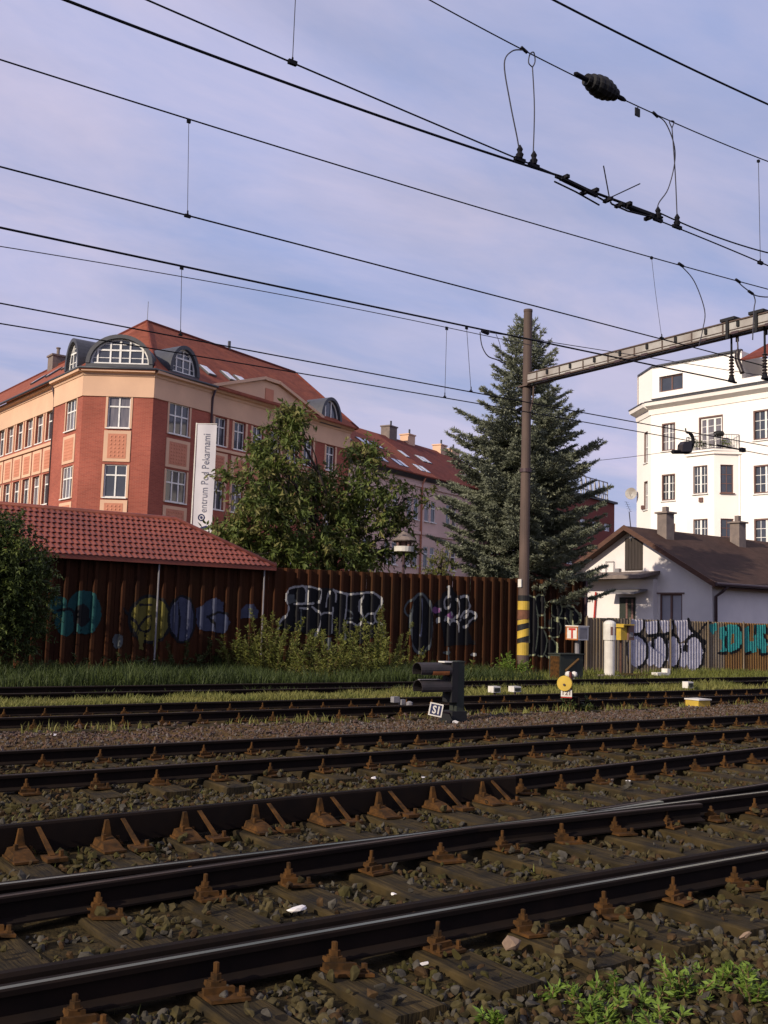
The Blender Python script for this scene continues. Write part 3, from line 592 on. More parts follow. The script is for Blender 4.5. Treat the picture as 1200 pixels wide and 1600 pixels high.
# roof
apx = at_depth(230, 503, 71.5); zr = apx.z
la = Frame(apx, az(-37.5), az(-127.5)); ra = Frame(apx, az(34), az(124))
zr2 = zr
EZ = 16.62
e_l = fl.at(31, .45, EZ); e_cl = fc.at(-.15, .45, EZ); e_cr = fc.at(cw+.15, .45, EZ); e_r = fr_.at(21.4, .45, EZ)
ru = ra.hit(460, 582)[0]; lu = 34
A0 = Vector((apx.x, apx.y, zr)); AR = ra.at(ru, 0, zr); AL = la.at(lu, 0, zr)
bk_r = ra.at(ru+2, -9, EZ); bk_c = (la.at(9, -9, EZ)+ra.at(9, -9, EZ))/2; bk_l = la.at(lu, -9, EZ)
m = MB(); roof_slab(m, [e_cl, e_l, AL, A0]); roof_slab(m, [e_cl, A0, e_cr]); roof_slab(m, [e_cr, A0, AR, e_r]); roof_slab(m, [e_r, AR, bk_r]); roof_slab(m, [AR, A0, bk_c, bk_r]); roof_slab(m, [A0, AL, bk_l, bk_c])
roof = m.build('roof', 'red_roof', bld)
m = MB(); m.tube([AL, A0+Vector((0, 0, .03)), AR], .14, 6); m.tube([A0, e_cr], .1, 6); m.tube([AR, e_r], .12, 6); m.build('ridge_tiles', 'dark_red_roof', roof)
m = MB(); m.tube([A0, A0+Vector((0, 0, 1.5))], .02, 5); m.build('roof_spike', 'dark_metal_roof', roof)
m = MB(); m.tube([ra.at(8.6, 0, zr), ra.at(8.6, 0, zr+.7)], .12, 6); m.build('roof_spike', 'dark_metal_roof', roof)
for (px_, py_) in ((90, 566),):
    u_, z_ = la.hit(px_, py_); m = MB(); m.box(u_-.5, u_+.7, -.6, .6, zr-.6, zr+.75, 0, la.M); m.box(u_-.6, u_+.8, -.7, .7, zr+.75, zr+.9, 0, la.M); m.lathe([(.14, zr+.9), (.14, zr+1.5), (.2, zr+1.5), (.2, zr+1.6)], 8, 0, la.M @ Matrix.Translation((u_, 0, 0))); m.build('chimney', 'chimney_render', roof)
def on_roof(eave_frame, n_e, ridge_frame, u, t):
    """point t of the way from the eave to the ridge above eave position u, plus axes"""
    p0 = eave_frame.at(u, n_e, EZ); d = (ridge_frame.o-eave_frame.o); dn = d.dot(eave_frame.n); p1 = eave_frame.at(u, dn, zr); return p0.lerp(p1, t), (p1-p0).normalized()
def skylight(parent, fe, fri, u, t, w=.8, h=1.3):
    p, up = on_roof(fe, .45, fri, u, t); n_ = fe.u.cross(up).normalized(); n_ = n_ if n_.z > 0 else -n_
    T = Matrix((( fe.u.x, up.x, n_.x, p.x), (fe.u.y, up.y, n_.y, p.y), (fe.u.z, up.z, n_.z, p.z), (0, 0, 0, 1)))
    m = MB(); m.box(-w/2, w/2, -h/2, h/2, -.02, .10, 0, T); o = m.build('skylight', 'dark_metal_roof', parent); m = MB(); m.box(-w/2+.08, w/2-.08, -h/2+.08, h/2-.08, .10, .12, 0, T); m.build('pane', 'skylight_glass', o)
skylight(roof, fr_, ra, 6.3, .28); skylight(roof, fr_, ra, 8.6, .3); skylight(roof, fr_, ra, 10.0, .3, .9, 1.2)
for u in (10, 13.2, 16.5): skylight(roof, fl, la, u, .45)
arch_dormer(bld, fc.M, .35, 4.06, 16.95, 1.62, .05, -5, [(-.76, .1), (-.33, .1), (0, .13), (.33, .1), (.76, .1)])
arch_dormer(bld, fl.M, 1.0, 2.9, 16.95, 1.75, -.1, -4.5, [(-.3, .09), (.3, .09)], .6)
arch_dormer(bld, fr_.M, 1.35, 3.55, 16.95, 1.6, -.1, -4.5, [(-.55, .1), (0, .1), (.55, .1)], .6)
arch_dormer(bld, fr_.M, 17.2, 19.4, 16.7, 1.6, -.1, -4.5, [(-.5, .1), (.15, .1)], .0)
m = MB(); m.tube([e_l, e_cl, e_cr, fr_.at(5.2, .5, EZ)], .09, 6); m.build('gutter', 'dark_metal_roof', bld, smooth=True)

# ================================================================== lilac row house beyond it
fb = Frame(fr_.at(0, -.45), fr_.u, fr_.n)
lil = thing('row_house', 'long lilac plastered row house with skylights in its red roof, behind the trees', 'building', tuple(fb.at(30, 0, 0)))
us = []
for c in (23.6, 28.0, 31.3, 34.2, 38.0, 42.0): us += [c-.95, c+.15]
hol = [(u, u+.8, a, b_) for u in us for a, b_ in ((10.35, 12.25), (6.2, 8.1), (2.2, 4.1))]
m = MB(); wall_holes(m, fb.M, 21.25, 50, 0, 13.9, hol); m.build('wall', 'lilac_plaster', lil)
for a, b_, c, d in hol: window(lil, fb.M, a, b_, c, d, [], [.66], n=-.1)
for z in (9.1, 13.3): m = MB(); m.box(21.25, 50, -.1, .15, z, z+.25, 0, fb.M); m.build('string_course', 'lilac_plaster', lil)
m = MB(); m.extrude([(-.1, 13.9), (.2, 13.9), (.5, 14.15), (.5, 14.3), (-.1, 14.3)], 0, 21.25, 50, 0, fb.M); m.build('cornice', 'dark_metal_roof', lil)
m = MB(); m.tube([fb.at(32.6, .45, 14.2), fb.at(32.6, .12, 13.5), fb.at(32.6, .12, 0)], .09, 6); m.build('downpipe', 'pink_panel', lil, smooth=True)
u_, zrb = fb.hit(620, 686, -6.5); EB = 14.3
class _B: pass
m = MB(); roof_slab(m, [fb.at(21.3, .6, EB), fb.at(34.6, .6, EB), fb.at(34.6, -6.5, zrb), fb.at(21.3, -6.5, zrb)]); roof_slab(m, [fb.at(21.3, -6.5, zrb), fb.at(34.6, -6.5, zrb), fb.at(34.6, -13, EB), fb.at(21.3, -13, EB)]); lroof = m.build('roof', 'red_roof', lil)
m = MB(); roof_slab(m, [fb.at(34.63, .6, EB), fb.at(50, .6, EB), fb.at(50, -6.5, zrb), fb.at(34.63, -6.5, zrb)]); roof_slab(m, [fb.at(34.63, -6.5, zrb), fb.at(50, -6.5, zrb), fb.at(50, -13, EB), fb.at(34.63, -13, EB)]); m.build('roof', 'dark_red_roof', lil)
_EZ, _zr = EZ, zr; EZ, zr = EB, zrb; rf = Frame(fb.at(0, -6.5), fb.u, fb.n)
for u, t in ((25.5, .55), (28.0, .55), (28.9, .55), (30.3, .55), (26.4, .17), (27.3, .17), (29.6, .17), (30.5, .17), (33.2, .17), (34.2, .17), (34.2, .5), (37.2, .5), (38.1, .5), (21.9, .6)): skylight(lroof, fb, rf, u, t, .75, 1.3)
EZ, zr = _EZ, _zr
for px_, py_, w_ in ((608, 668, 1.3), (637, 681, 1.2), (687, 697, 1.2), (706, 704, 1.6)):
    u, zt_ = fb.hit(px_, py_, -6.5); m = MB(); m.box(u-w_/2, u+w_/2, -7.0, -6.0, zrb-1.0, zt_, 0, fb.M); m.box(u-w_/2-.08, u+w_/2+.08, -7.08, -5.92, zt_, zt_+.12, 0, fb.M); m.build('chimney', 'peach_plaster' if px_ > 620 else 'chimney_render', lroof)
    m = MB(); m.tube([fb.at(u+.3, -6.5, zt_+.12), fb.at(u+.3, -6.5, zt_+.7)], .1, 6); m.build('chimney_pot', 'dark_metal_roof', lroof)

# ================================================================== white apartment building (right)
wc = at_depth(1017, 700, 70); fw = Frame(wc, az(138.8), az(-131.2)); fs_ = Frame(wc, az(-6), az(-96)); WU = 17
wb = thing('apartment_building', 'bright white apartment block with a bay and balcony behind the small gabled house', 'building', tuple(fw.at(6, 0, 0)))
WR = [(13.56, 15.48), (10.14, 11.95), (6.75, 8.55), (3.4, 5.2)]
wh = [(.87, 1.93, a, b_) for a, b_ in WR] + [(7.62, 9.25, a, b_) for a, b_ in WR] + [(11.2, 12.8, a, b_) for a, b_ in WR] + [(3.72, 5.5, 12.98, 15.55)]
m = MB(); wall_holes(m, fw.M, 0, WU, 0, 16.2, wh, depth=.3); m.box(WU-.01, WU, -12, 0, 0, 19.6, 0, fw.M); m.build('wall', 'white_plaster', wb)
sh = [(.6, 1.35, 13.0, 15.2), (.6, 1.35, 9.7, 11.7), (.6, 1.35, 6.4, 8.3)]
m = MB(); wall_holes(m, fs_.M, 0, 2.75, 0, 16.2, sh, depth=.3); m.build('wall', 'white_plaster', wb)
b2 = fs_.at(2.75); fk = Frame(b2, az(48.8), az(-41.2)); m = MB(); wall_holes(m, fk.M, 0, 14, 0, 19.6, [], 0); m.build('wall', 'white_plaster', wb)
for a, b_, c, d in wh[:-1]: window(wb, fw.M, a, b_, c, d, [.5], [], n=-.14, bar=.07, mull=.13, glaz=(2, 3)); 
def brown_surround(f, a, b_, c, d, wd=.09):
    m = MB(); m.box(a, a+wd, -.28, -.03, c, d, 0, f.M); m.box(b_-wd, b_, -.28, -.03, c, d, 0, f.M); m.box(a+wd, b_-wd, -.28, -.035, d-wd, d, 0, f.M); m.box(a+wd, b_-wd, -.28, -.035, c, c+wd, 0, f.M); m.build('window_surround', 'dark_frame', wb)
for h_ in wh: brown_surround(fw, *h_)
for h_ in sh: window(wb, fs_.M, *h_, [], [.5], n=-.16, gl='pale_blind'); brown_surround(fs_, *h_, .06)
window(wb, fw.M, 3.84, 5.38, 12.98, 15.43, [.3, .66], [], n=-.15, bar=.08, mull=.14, glaz=(1, 5), sill=False)
# cornice round the corner
def fascia(poly, name, mt, u1=WU):
    m = MB()
    for f_, a, b_ in ((fw, -.12, u1), (fs_, -.0, 2.75)): m.extrude(poly, 0, a, b_, 0, f_.M)
    m.build(name, mt, wb)
fascia([(-.3, 16.2), (.06, 16.2), (.12, 16.55), (.55, 16.75), (.62, 16.98), (-.3, 16.98)], 'cornice', 'white_plaster')
fascia([(-.3, 16.985), (.66, 16.985), (.66, 17.06), (-.3, 17.1)], 'cornice_edge', 'dark_metal_roof')
ah = [(.55, 2.42, 17.75, 18.85)]; fa = Frame(fw.at(0, -.15), fw.u, fw.n); fas = Frame(fw.at(0, -.15), fs_.u, fs_.n)
lo0 = 6.75
m = MB(); wall_holes(m, fa.M, 0, lo0, 17.1, 19.6, ah, depth=.35); wall_holes(m, fas.M, 0, 2.7, 17.1, 19.6, [], 0); m.box(lo0, WU, -.3, 0, 17.1, 17.75, 0, fa.M); m.box(lo0, lo0+.02, -3, -.003, 17.1, 19.6, 0, fa.M); m.box(lo0+.03, WU, -3.2, -3, 17.1, 19.6, 0, fa.M); m.build('attic_wall', 'white_plaster', wb)
window(wb, fa.M, .6, 2.37, 17.78, 18.82, [.5], [], n=-.2, fr='dark_frame', sill=False); window(wb, fa.M, 8.0, 9.0, 17.8, 19.0, [.5], [], n=-2.95)
m = MB(); m.box(-.05, lo0, -.2, .08, 19.6, 19.72, 0, fa.M); m.box(-.05, 2.75, -.2, .08, 19.602, 19.722, 0, fas.M); m.box(-.02, WU, -.1, .1, 17.3, 17.36, 0, fa.M); m.build('parapet_cap', 'dark_metal_roof', wb)
m = MB(); roof_slab(m, [fa.at(0, 0, 19.6), fa.at(lo0, 0, 19.6), fa.at(lo0, -12, 19.6), fa.at(2, -12, 19.6)]); m.build('flat_roof', 'dark_metal_roof', wb)
m = MB(); roof_slab(m, [fa.at(lo0+.05, .35, 18.95), fa.at(WU, .35, 18.95), fa.at(WU, -4.5, 21.6), fa.at(lo0+1.6, -4.5, 21.6), fa.at(lo0+.6, -2.0, 20.3)]); m.build('roof', 'dark_red_roof', wb)
m = MB(); m.box(9.6, 11, -4, -3, 19.6, 22.4, 0, fa.M); m.build('chimney', 'chimney_render', wb)
# bay with the balcony on its top
PB = 1.25; ub0 = fw.hit(1073, 770, PB)[0]; ub1 = fw.hit(1116, 770, PB)[0]; ub2 = fw.hit(1156, 770, 0)[0]
b0, b1, b2_, b3 = fw.at(ub0-.0, 0), fw.at(ub0, PB), fw.at(ub1, PB), fw.at(ub2, 0)
fbf = Frame(b1, fw.u, fw.n); wbf = ub1-ub0; fbs = Frame(b2_, (b3-b2_), (b3-b2_).cross(Vector((0, 0, 1)))); wbs = (b3-b2_).length
if fbs.n.dot(fw.n) < 0: fbs = Frame(b2_, (b3-b2_), -fbs.n)
fbl = Frame(b0, fw.n, -fw.u)
bay = put('bay', None, wb, Matrix.Translation(fw.at((ub0+ub1)/2, PB, 0)))
hb = [(wbf/2-.52, wbf/2+.52, a, b_) for a, b_ in [(10.25, 12.08), (6.85, 8.6), (3.4, 5.2)]]; hs = [(wbs/2-.42, wbs/2+.42, a, b_) for a, b_ in [(10.25, 12.08), (6.85, 8.6), (3.4, 5.2)]]
m = MB(); wall_holes(m, fbf.M, 0, wbf, 0, 12.75, hb); wall_holes(m, fbs.M, 0, wbs, 0, 12.75, hs); wall_holes(m, fbl.M, 0, PB, 0, 12.75, [], 0); m.build('wall', 'white_plaster', bay)
for h_ in hb: window(bay, fbf.M, *h_, [.5], [], n=-.12, mull=.13, glaz=(2, 3)); 
for h_ in hs: window(bay, fbs.M, *h_, [], [], n=-.12, fr='dark_frame', glaz=(2, 3))
for h_ in hb: brown_surround(fbf, *h_, .06)
m = MB(); ring = [fw.at(ub0-.1, 0), fw.at(ub0-.1, PB+.12), fw.at(ub1+.07, PB+.12), fw.at(ub2+.2, 0)]
for z0_, z1_, k_ in ((12.76, 12.95, 0.0), (12.953, 13.07, .1)):
    rr_ = [p + (fw.n*k_) for p in ring]; rr_[0] = rr_[0]-fw.n*k_; rr_[3] = rr_[3]-fw.n*k_
    m.add([(p.x, p.y, z0_) for p in rr_]+[(p.x, p.y, z1_) for p in rr_], [(3,2,1,0), (4,5,6,7), (0,1,5,4), (1,2,6,5), (2,3,7,6), (3,0,4,7)])
m.build('bay_cornice', 'white_plaster', bay)
m = MB(); rp_ = [Vector((p.x, p.y, 13.07)) for p in [fw.at(ub0, 0), fw.at(ub0, PB), fw.at(ub1, PB), fw.at(ub2, .05)]]
for a, b_ in zip(rp_, rp_[1:]):
    n_ = max(2, int((b_-a).length/.16))
    for k in range(n_+1): p = a.lerp(b_, k/n_); m.tube([p, p+Vector((0, 0, .98))], .03 if k in (0, n_) else .012, 5)
    for hz in (.98, .06, .5): m.tube([a+Vector((0, 0, hz)), b_+Vector((0, 0, hz))], .028 if hz > .9 else .014, 5)
m.build('balcony_railing', 'grey_paint', bay)
m = MB(); m.box(ub0+.1, ub1-.1, PB-.1, PB-.06, 13.12, 13.16, 0, fw.M); m.build('balcony_floor', 'chimney_render', bay)
def pot(u, n_, h_, lab, leafm='dark_green', pm='white_paint'):
    p = fw.at(u, n_, 13.08); t = thing('potted_plant', lab, 'plant', tuple(p)); m = MB(); m.lathe([(.10, 0), (.15, .28), (.17, .3)], 10, 0, Matrix.Translation(p)); m.build('pot', pm, t)
    m = MB(); r = random.Random(u)
    for k in range(90):
        c = p+Vector((r.gauss(0, .16), r.gauss(0, .16), .3+r.random()*h_)); d = Vector((r.gauss(0, 1), r.gauss(0, 1), r.gauss(0, 1))).normalized()*.1; e_ = d.orthogonal().normalized()*.05; m.add([c-d, c+e_, c+d, c-e_], [(0, 1, 2, 3)])
    m.build('foliage', 'tree_leaf', t)
pot(ub0+.3, .9, .6, 'leafy potted plant at the left end of the white balcony'); pot(ub0+.9, .9, .35, 'small white flower pot at the middle of the white balcony railing'); pot(ub1+.35, .5, .35, 'potted plant at the right side of the balcony behind the railing')
p = fw.at(ub1+.1, .85, 13.08); t = thing('barbecue_grill', 'black round kettle grill standing on the white balcony', 'grill', tuple(p)); m = MB(); m.lathe([(.02, .82), (.3, .9), (.36, 1.03), (.3, 1.16), (.03, 1.24)], 16, 0, Matrix.Translation(p)); m.build('kettle', 'black', t, smooth=True)
m = MB(); [m.tube([p+Vector((cos(a)*.2, sin(a)*.2, .88)), p+Vector((cos(a)*.3, sin(a)*.3, 0))], .015, 5) for a in (0, 2.1, 4.2)]; m.build('legs', 'black', t)
m = MB(); m.box(ub2-.02, ub2+.08, -.02, .10, 0, 12.7, 0, fw.M); m.build('downpipe', 'white_plaster', wb)
for f_, px_, py_ in ((fs_, 1005, 793), (fbf, 1096, 781)):
    u_, z_ = f_.hit(px_, py_); m = MB(); m.box(u_-.14, u_+.14, .003, .12, z_-.14, z_+.14, 0, f_.M); m.build('vent', 'dark_frame', wb)
p = fs_.at(2.6, .45, 11.0); dish = thing('satellite_dish', 'pale satellite dish on the left edge of the white apartment block', 'dish', tuple(p)); Td = Matrix.Translation(p) @ az(-150).to_track_quat('Z', 'Y').to_matrix().to_4x4()
m = MB(); m.lathe([(.02, 0), (.25, .03), (.42, .1), (.43, .1), (.25, .015), (.02, -.02)], 16, 0, Td); m.build('reflector', 'beam_steel', dish, smooth=True); m = MB(); m.tube([p, fs_.at(2.6, 0, 11.0)], .03, 5); m.tube([p-Vector((0, 0, .3)), Td @ Vector((0, 0, .45))], .015, 5); m.build('arm', 'grey_paint', dish)

# ================================================================== far dark red block
fq = Frame(at_depth(960, 790, 118), az(-35), az(-125)); fq2 = Frame(fq.o, az(55), az(145))
fq_u, fq_z = fq.hit(960, 788)
fr1 = Frame(at_depth(960, 790, 118), -az(38), az(128)); u9, z9 = fr1.hit(895, 767)
far = thing('brick_block', 'distant dark red flat roofed block seen between the spruce and the white building', 'building', tuple(fr1.o))
zt = fq_z
hol = [(u, u+1.6, z, z+.9) for u in np.arange(1.0, 26, 3.0) for z in (zt-3.3, zt-7.6, zt-11.5)]
m = MB(); wall_holes(m, fr1.M, 0, 27, 0, zt, hol, .3); m.box(-.02, 0, -15, 0, 0, zt, 0, fr1.M); m.build('wall', 'far_brick', far)
for h_ in hol: window(far, fr1.M, *h_, [], [], n=-.2, gl='skylight_glass', sill=False)
m = MB(); m.box(-.3, 27, -15, .3, zt, zt+.25, 0, fr1.M); m.build('flat_roof', 'dark_metal_roof', far)
m = MB(); ua, za = fr1.hit(908, 772, -4); ub_, zb = fr1.hit(949, 763, -4); T = fr1.M
lo_, hi_ = sorted((ua, ub_))
for k in range(7): x = lo_+(hi_-lo_)*k/6; m.box(x-.06, x+.06, -4.06, -3.94, zt+.25, zt+3.6, 0, T)
for z in (.9, 2.0, 3.5): m.box(lo_, hi_, -4.05, -3.95, zt+z, zt+z+.1, 0, T)
for k in range(6): x = lo_+(hi_-lo_)*k/6; y_ = lo_+(hi_-lo_)*(k+1)/6; m.tube([fr1.at(x, -4, zt+.3), fr1.at(y_, -4, zt+3.5)], .05, 4)
m.build('sign_scaffold', 'beam_steel', far)

# ================================================================== brown profiled fence
YF, PP = 25.4, .37
def prof_y(x):
    """front face of the profiled sheet: flats with ribs standing proud towards the tracks"""
    t = (x/PP) % 1.0
    return YF - np.interp(t, [0, .30, .40, .60, .70, 1.0], [0, 0, .095, .095, 0, 0])
fence = thing('fence', 'tall rusty brown profiled metal fence covered in graffiti behind the weeds', 'fence', (16, YF, 0))
def sheet_mesh(name, pts, h, th, mt):
    m = MB(); n = len(pts); vs = [(x, y, 0) for x, y in pts]+[(x, y+th, 0) for x, y in reversed(pts)]; q = len(vs)
    m.add(vs+[(x, y, h) for x, y, _ in vs], [(i, (i+1) % q, (i+1) % q+q, i+q) for i in range(q)]+[tuple(range(q-1, -1, -1)), tuple(range(q, 2*q))])
    o = m.build(name, mt, None, Matrix.Identity(4)); d = o.data; bpy.data.objects.remove(o); WM.pop(name, None); return d
PAN = sheet_mesh('profiled_panel', [(0, 0), (.30*PP, 0), (.40*PP, -.095), (.60*PP, -.095), (.70*PP, 0), (PP-.004, 0)], 1.0, .012, 'rust_sheet')
FTOP = lambda x: float(np.interp(x, [-20, 7.5, 26, 27], [2.7, 2.84, 3.10, 3.11]))
for k in range(-40, 72):
    x = k*PP
    put('profiled_panel', PAN, fence, Matrix.Translation((x, YF + .004*(k % 2)+random.uniform(-.006, .006), -.06)) @ Matrix.Rotation(random.uniform(-.004, .004), 4, 'X') @ Matrix.Rotation(random.uniform(-.012, .012), 4, 'Z') @ Matrix.Diagonal((1, 1, FTOP(x)+.06+random.uniform(-.012, .012), 1)))
m = MB(); m.box(72*PP, 72*PP+.09, YF-.12, YF+.05, -.05, 3.12); m.build('fence_post', 'gutter_brown', fence)
m = MB(); m.box(-40*PP, 72*PP, YF+.03, YF+.09, .6, .72); m.box(-40*PP, 72*PP, YF+.03, YF+.09, 2.2, 2.32); m.build('fence_rail', 'gutter_brown', fence)['kind'] = 'stuff'
# --- graffiti: paint lying on the sheet, following its profile
def inside(px, pz, poly):
    r = np.zeros(px.shape, bool); n = len(poly)
    for i in range(n):
        x0, y0 = poly[i]; x1, y1 = poly[(i+1) % n]
        c = ((y0 > pz) != (y1 > pz)) & (px < (x1-x0)*(pz-y0)/((y1-y0) or 1e-9)+x0); r ^= c
    return r
def segdist(px, pz, a, b_):
    dx, dz = b_[0]-a[0], b_[1]-a[1]; L2 = dx*dx+dz*dz+1e-12; t = np.clip(((px-a[0])*dx+(pz-a[1])*dz)/L2, 0, 1); return np.hypot(px-a[0]-t*dx, pz-a[1]-t*dz)
def px2(pts, Y): return [((q := on_y(x, y, Y)).x, q.z) for x, y in pts]
def ell(cx, cy, rx, ry, n=28, a0=0, a1=360): return [(cx+rx*cos(radians(a0+(a1-a0)*i/(n-1 if a1-a0 < 360 else n))), cy-ry*sin(radians(a0+(a1-a0)*i/(n-1 if a1-a0 < 360 else n)))) for i in range(n)]
def graffiti(parent, name, items, Y, fy, org, sc, res=.016, jit=.0):
    """items: ('fill', colour, pts) or ('line', colour, width_m, pts); points given in a local drawing space"""
    cols = []; A = []
    for it in items:
        pts = it[-1]; w = px2([(org[0]+x/sc, org[1]+y/sc) for x, y in pts], Y); A.append((it[0], it[1], it[2] if it[0] == 'line' else 0, w))
        if it[1] not in cols: cols.append(it[1])
    allp = [p for a in A for p in a[3]]; x0 = min(p[0] for p in allp)-.1; x1 = max(p[0] for p in allp)+.1; z0 = max(.02, min(p[1] for p in allp)-.1); z1 = max(p[1] for p in allp)+.1
    nx_, nz_ = int((x1-x0)/res), int((z1-z0)/res); X, Z = np.meshgrid(x0+(np.arange(nx_)+.5)*res, z0+(np.arange(nz_)+.5)*res, indexing='ij'); Cc = -np.ones(X.shape, int)
    nzv = vnoise(X, Z, .12, 5)*.6+vnoise(X, Z, .04, 6)*.4
    for kind, col, w, pts in A:
        if kind == 'fill': msk = inside(X+(nzv-.5)*.06, Z+(nzv-.5)*.06, pts) & (nzv > .12)
        else:
            P3 = smooth_path([(p[0], 0, p[1]) for p in pts], 5) if len(pts) > 2 else [Vector((p[0], 0, p[1])) for p in pts]; msk = np.zeros(X.shape, bool)
            for a, b_ in zip(P3, P3[1:]): msk |= segdist(X, Z, (a.x, a.z), (b_.x, b_.z)) < w*(.35+.4*nzv)
        Cc[msk] = cols.index(col)
    ii, jj = np.nonzero(Cc >= 0)
    gx_ = x0+np.arange(nx_+1)*res; gz_ = z0+np.arange(nz_+1)*res; yy = fy(gx_)-.016
    vid = (ii[:, None]+np.array([0, 1, 1, 0]))*(nz_+1)+(jj[:, None]+np.array([0, 0, 1, 1])); uq, inv = np.unique(vid, return_inverse=True)
    V = np.stack([gx_[uq//(nz_+1)], yy[uq//(nz_+1)], gz_[uq % (nz_+1)]], -1)
    return link_mesh(name, V, inv.reshape(-1, 4), Cc[ii, jj], cols, parent)
Lw = .055
g1 = [('fill', 'paint_black', [(85,500),(185,310),(150,240),(155,150),(270,100),(330,100),(470,110),(600,120),(680,150),(930,145),(1000,165),(1045,220),(1030,310),(1005,420),(1060,470),(1080,600),(990,560),(830,640),(700,640),(590,540),(430,600),(300,520)]),
      ('fill', 'paint_grey', [(160,180),(240,170),(250,240),(180,270),(155,230)]),
      ('line','paint_white',Lw,[(85,500),(110,420),(185,310),(150,240),(155,160),(200,115),(270,100),(330,100),(350,150),(345,245)]),
      ('line','paint_white',Lw,[(235,262),(415,258)]), ('line','paint_grey',Lw*.8,[(300,305),(303,500)]), ('line','paint_white',Lw*.8,[(285,300),(345,305)]),
      ('line','paint_white',Lw*.9,[(330,100),(400,105),(470,130),(480,160),(455,250)]), ('line','paint_white',Lw,[(405,290),(465,350),(475,400),(450,500),(430,580)]),
      ('line','paint_white',Lw,[(475,370),(520,345),(590,345),(600,300)]), ('line','paint_white',Lw,[(592,345),(585,530)]), ('line','paint_white',Lw*.7,[(535,290),(540,230),(558,145)]),
      ('line','paint_white',Lw,[(600,130),(680,160),(780,170),(930,155),(1000,170),(1043,220),(1030,300),(990,360),(1000,420),(1050,460),(1075,570)]), ('line','paint_white',Lw,[(605,130),(628,170),(625,240)]),
      ('line','paint_white',Lw,[(730,180),(725,300),(712,400)]), ('line','paint_white',Lw,[(890,165),(850,230),(845,300),(860,370),(890,395),(930,355),(1000,350)]), ('line','paint_white',Lw,[(710,435),(770,435),(830,465),(855,415)]),
      ('line','paint_white',Lw*1.3,[(705,480),(715,610)]), ('line','paint_white',Lw*.8,[(920,430),(960,452),(1000,420)]), ('line','paint_grey',Lw*.8,[(740,320),(780,380),(740,400)]),
      ('fill','paint_grey',[(480,570),(590,575),(560,700),(500,680)])]
graffiti(fence, 'graffiti', g1, YF, prof_y, (420, 900), 6)
g2 = [('fill','paint_black',ell(275,560,150,370)), ('fill','paint_black',[(400,380),(540,200),(640,130),(700,230),(830,210),(870,400),(930,480),(830,620),(900,800),(560,820),(520,560)]),
      ('line','paint_grey',.07,ell(275,560,130,350)+[(405,560)]), ('line','paint_grey',.06,[(185,250),(110,330),(90,400),(110,450),(140,470)]), ('line','paint_slate',.05,[(270,270),(280,500),(255,700)]),
      ('line','paint_white',.045,[(590,120),(590,230)]), ('line','paint_white',.06,[(590,235),(555,290),(565,380),(600,350),(625,265),(600,240)]), ('line','paint_white',.06,[(690,270),(715,370),(700,450),(650,510),(580,490),(560,520)]),
      ('line','paint_white',.08,[(740,250),(800,240),(830,300),(850,360),(790,420),(745,480)]), ('line','paint_white',.07,[(780,490),(830,420),(880,420),(905,475),(850,530),(780,600)]),
      ('line','paint_white',.055,[(570,480),(600,570),(640,530),(690,540),(705,650)]), ('line','paint_white',.05,[(700,570),(745,510)]), ('fill','paint_purple',ell(445,400,40,40)), ('fill','paint_white',ell(490,395,18,22)), ('fill','paint_white',ell(470,520,14,32)),
      ('fill','paint_purple',ell(620,460,40,45)), ('fill','paint_white',ell(640,440,12,28)), ('fill','paint_grey',ell(580,895,45,20)), ('line','paint_grey',.04,[(580,840),(582,1010)]), ('fill','paint_white',ell(890,920,30,14))]
graffiti(fence, 'graffiti', g2, YF, prof_y, (620, 900), 7.5)
G = 'paint_green'; gw = .05
g3 = [('fill','paint_black',[(330,370),(400,400),(440,560),(450,760),(530,790),(560,900),(640,890),(660,1040),(600,1120),(500,1090),(350,1080),(300,900)]), ('fill','paint_black',ell(660,540,70,100)), ('fill','paint_black',[(420,420),(470,370),(530,420),(530,570),(440,600)]), ('fill','paint_black',[(740,500),(880,540),(930,600),(920,700),(800,800),(640,860),(570,860),(560,660),(700,640)]),
      ('fill','paint_black',ell(1000,950,125,225)),
      ('line',G,gw,[(330,372),(400,410),(440,560),(452,700),(440,900),(410,1050),(350,1080)]), ('line',G,gw,[(420,420),(440,382),(480,370),(525,420),(530,570),(480,612),(440,600)]), ('line',G,gw,[(530,580),(530,740)]),
      ('line',G,gw,ell(660,540,70,95)+[(730,540)]), ('line',G,gw,[(640,660),(700,640),(780,660),(820,720)]), ('line',G,gw*1.3,[(740,510),(800,490),(880,540),(930,600),(920,700),(840,715),(832,560)]),
      ('line',G,gw,[(640,670),(700,700),(718,770),(680,850),(620,872),(570,855)]), ('line',G,gw,[(460,742),(520,790),(555,900),(530,1050),(480,1090),(450,1080)]), ('line',G,gw,[(600,880),(650,930),(655,1040),(600,1125),(540,1080)]),
      ('line',G,gw*.7,[(490,755),(640,760)]), ('line',G,gw*.7,[(585,640),(590,800)]), ('line',G,gw,[(1125,930),(1130,1000),(1080,1120),(990,1180)]), ('line',G,gw,[(660,1060),(700,1120)]), ('line',G,gw*.8,[(340,470),(345,700),(350,930)])]
graffiti(fence, 'graffiti', g3, YF, prof_y, (780, 880), 7.5)
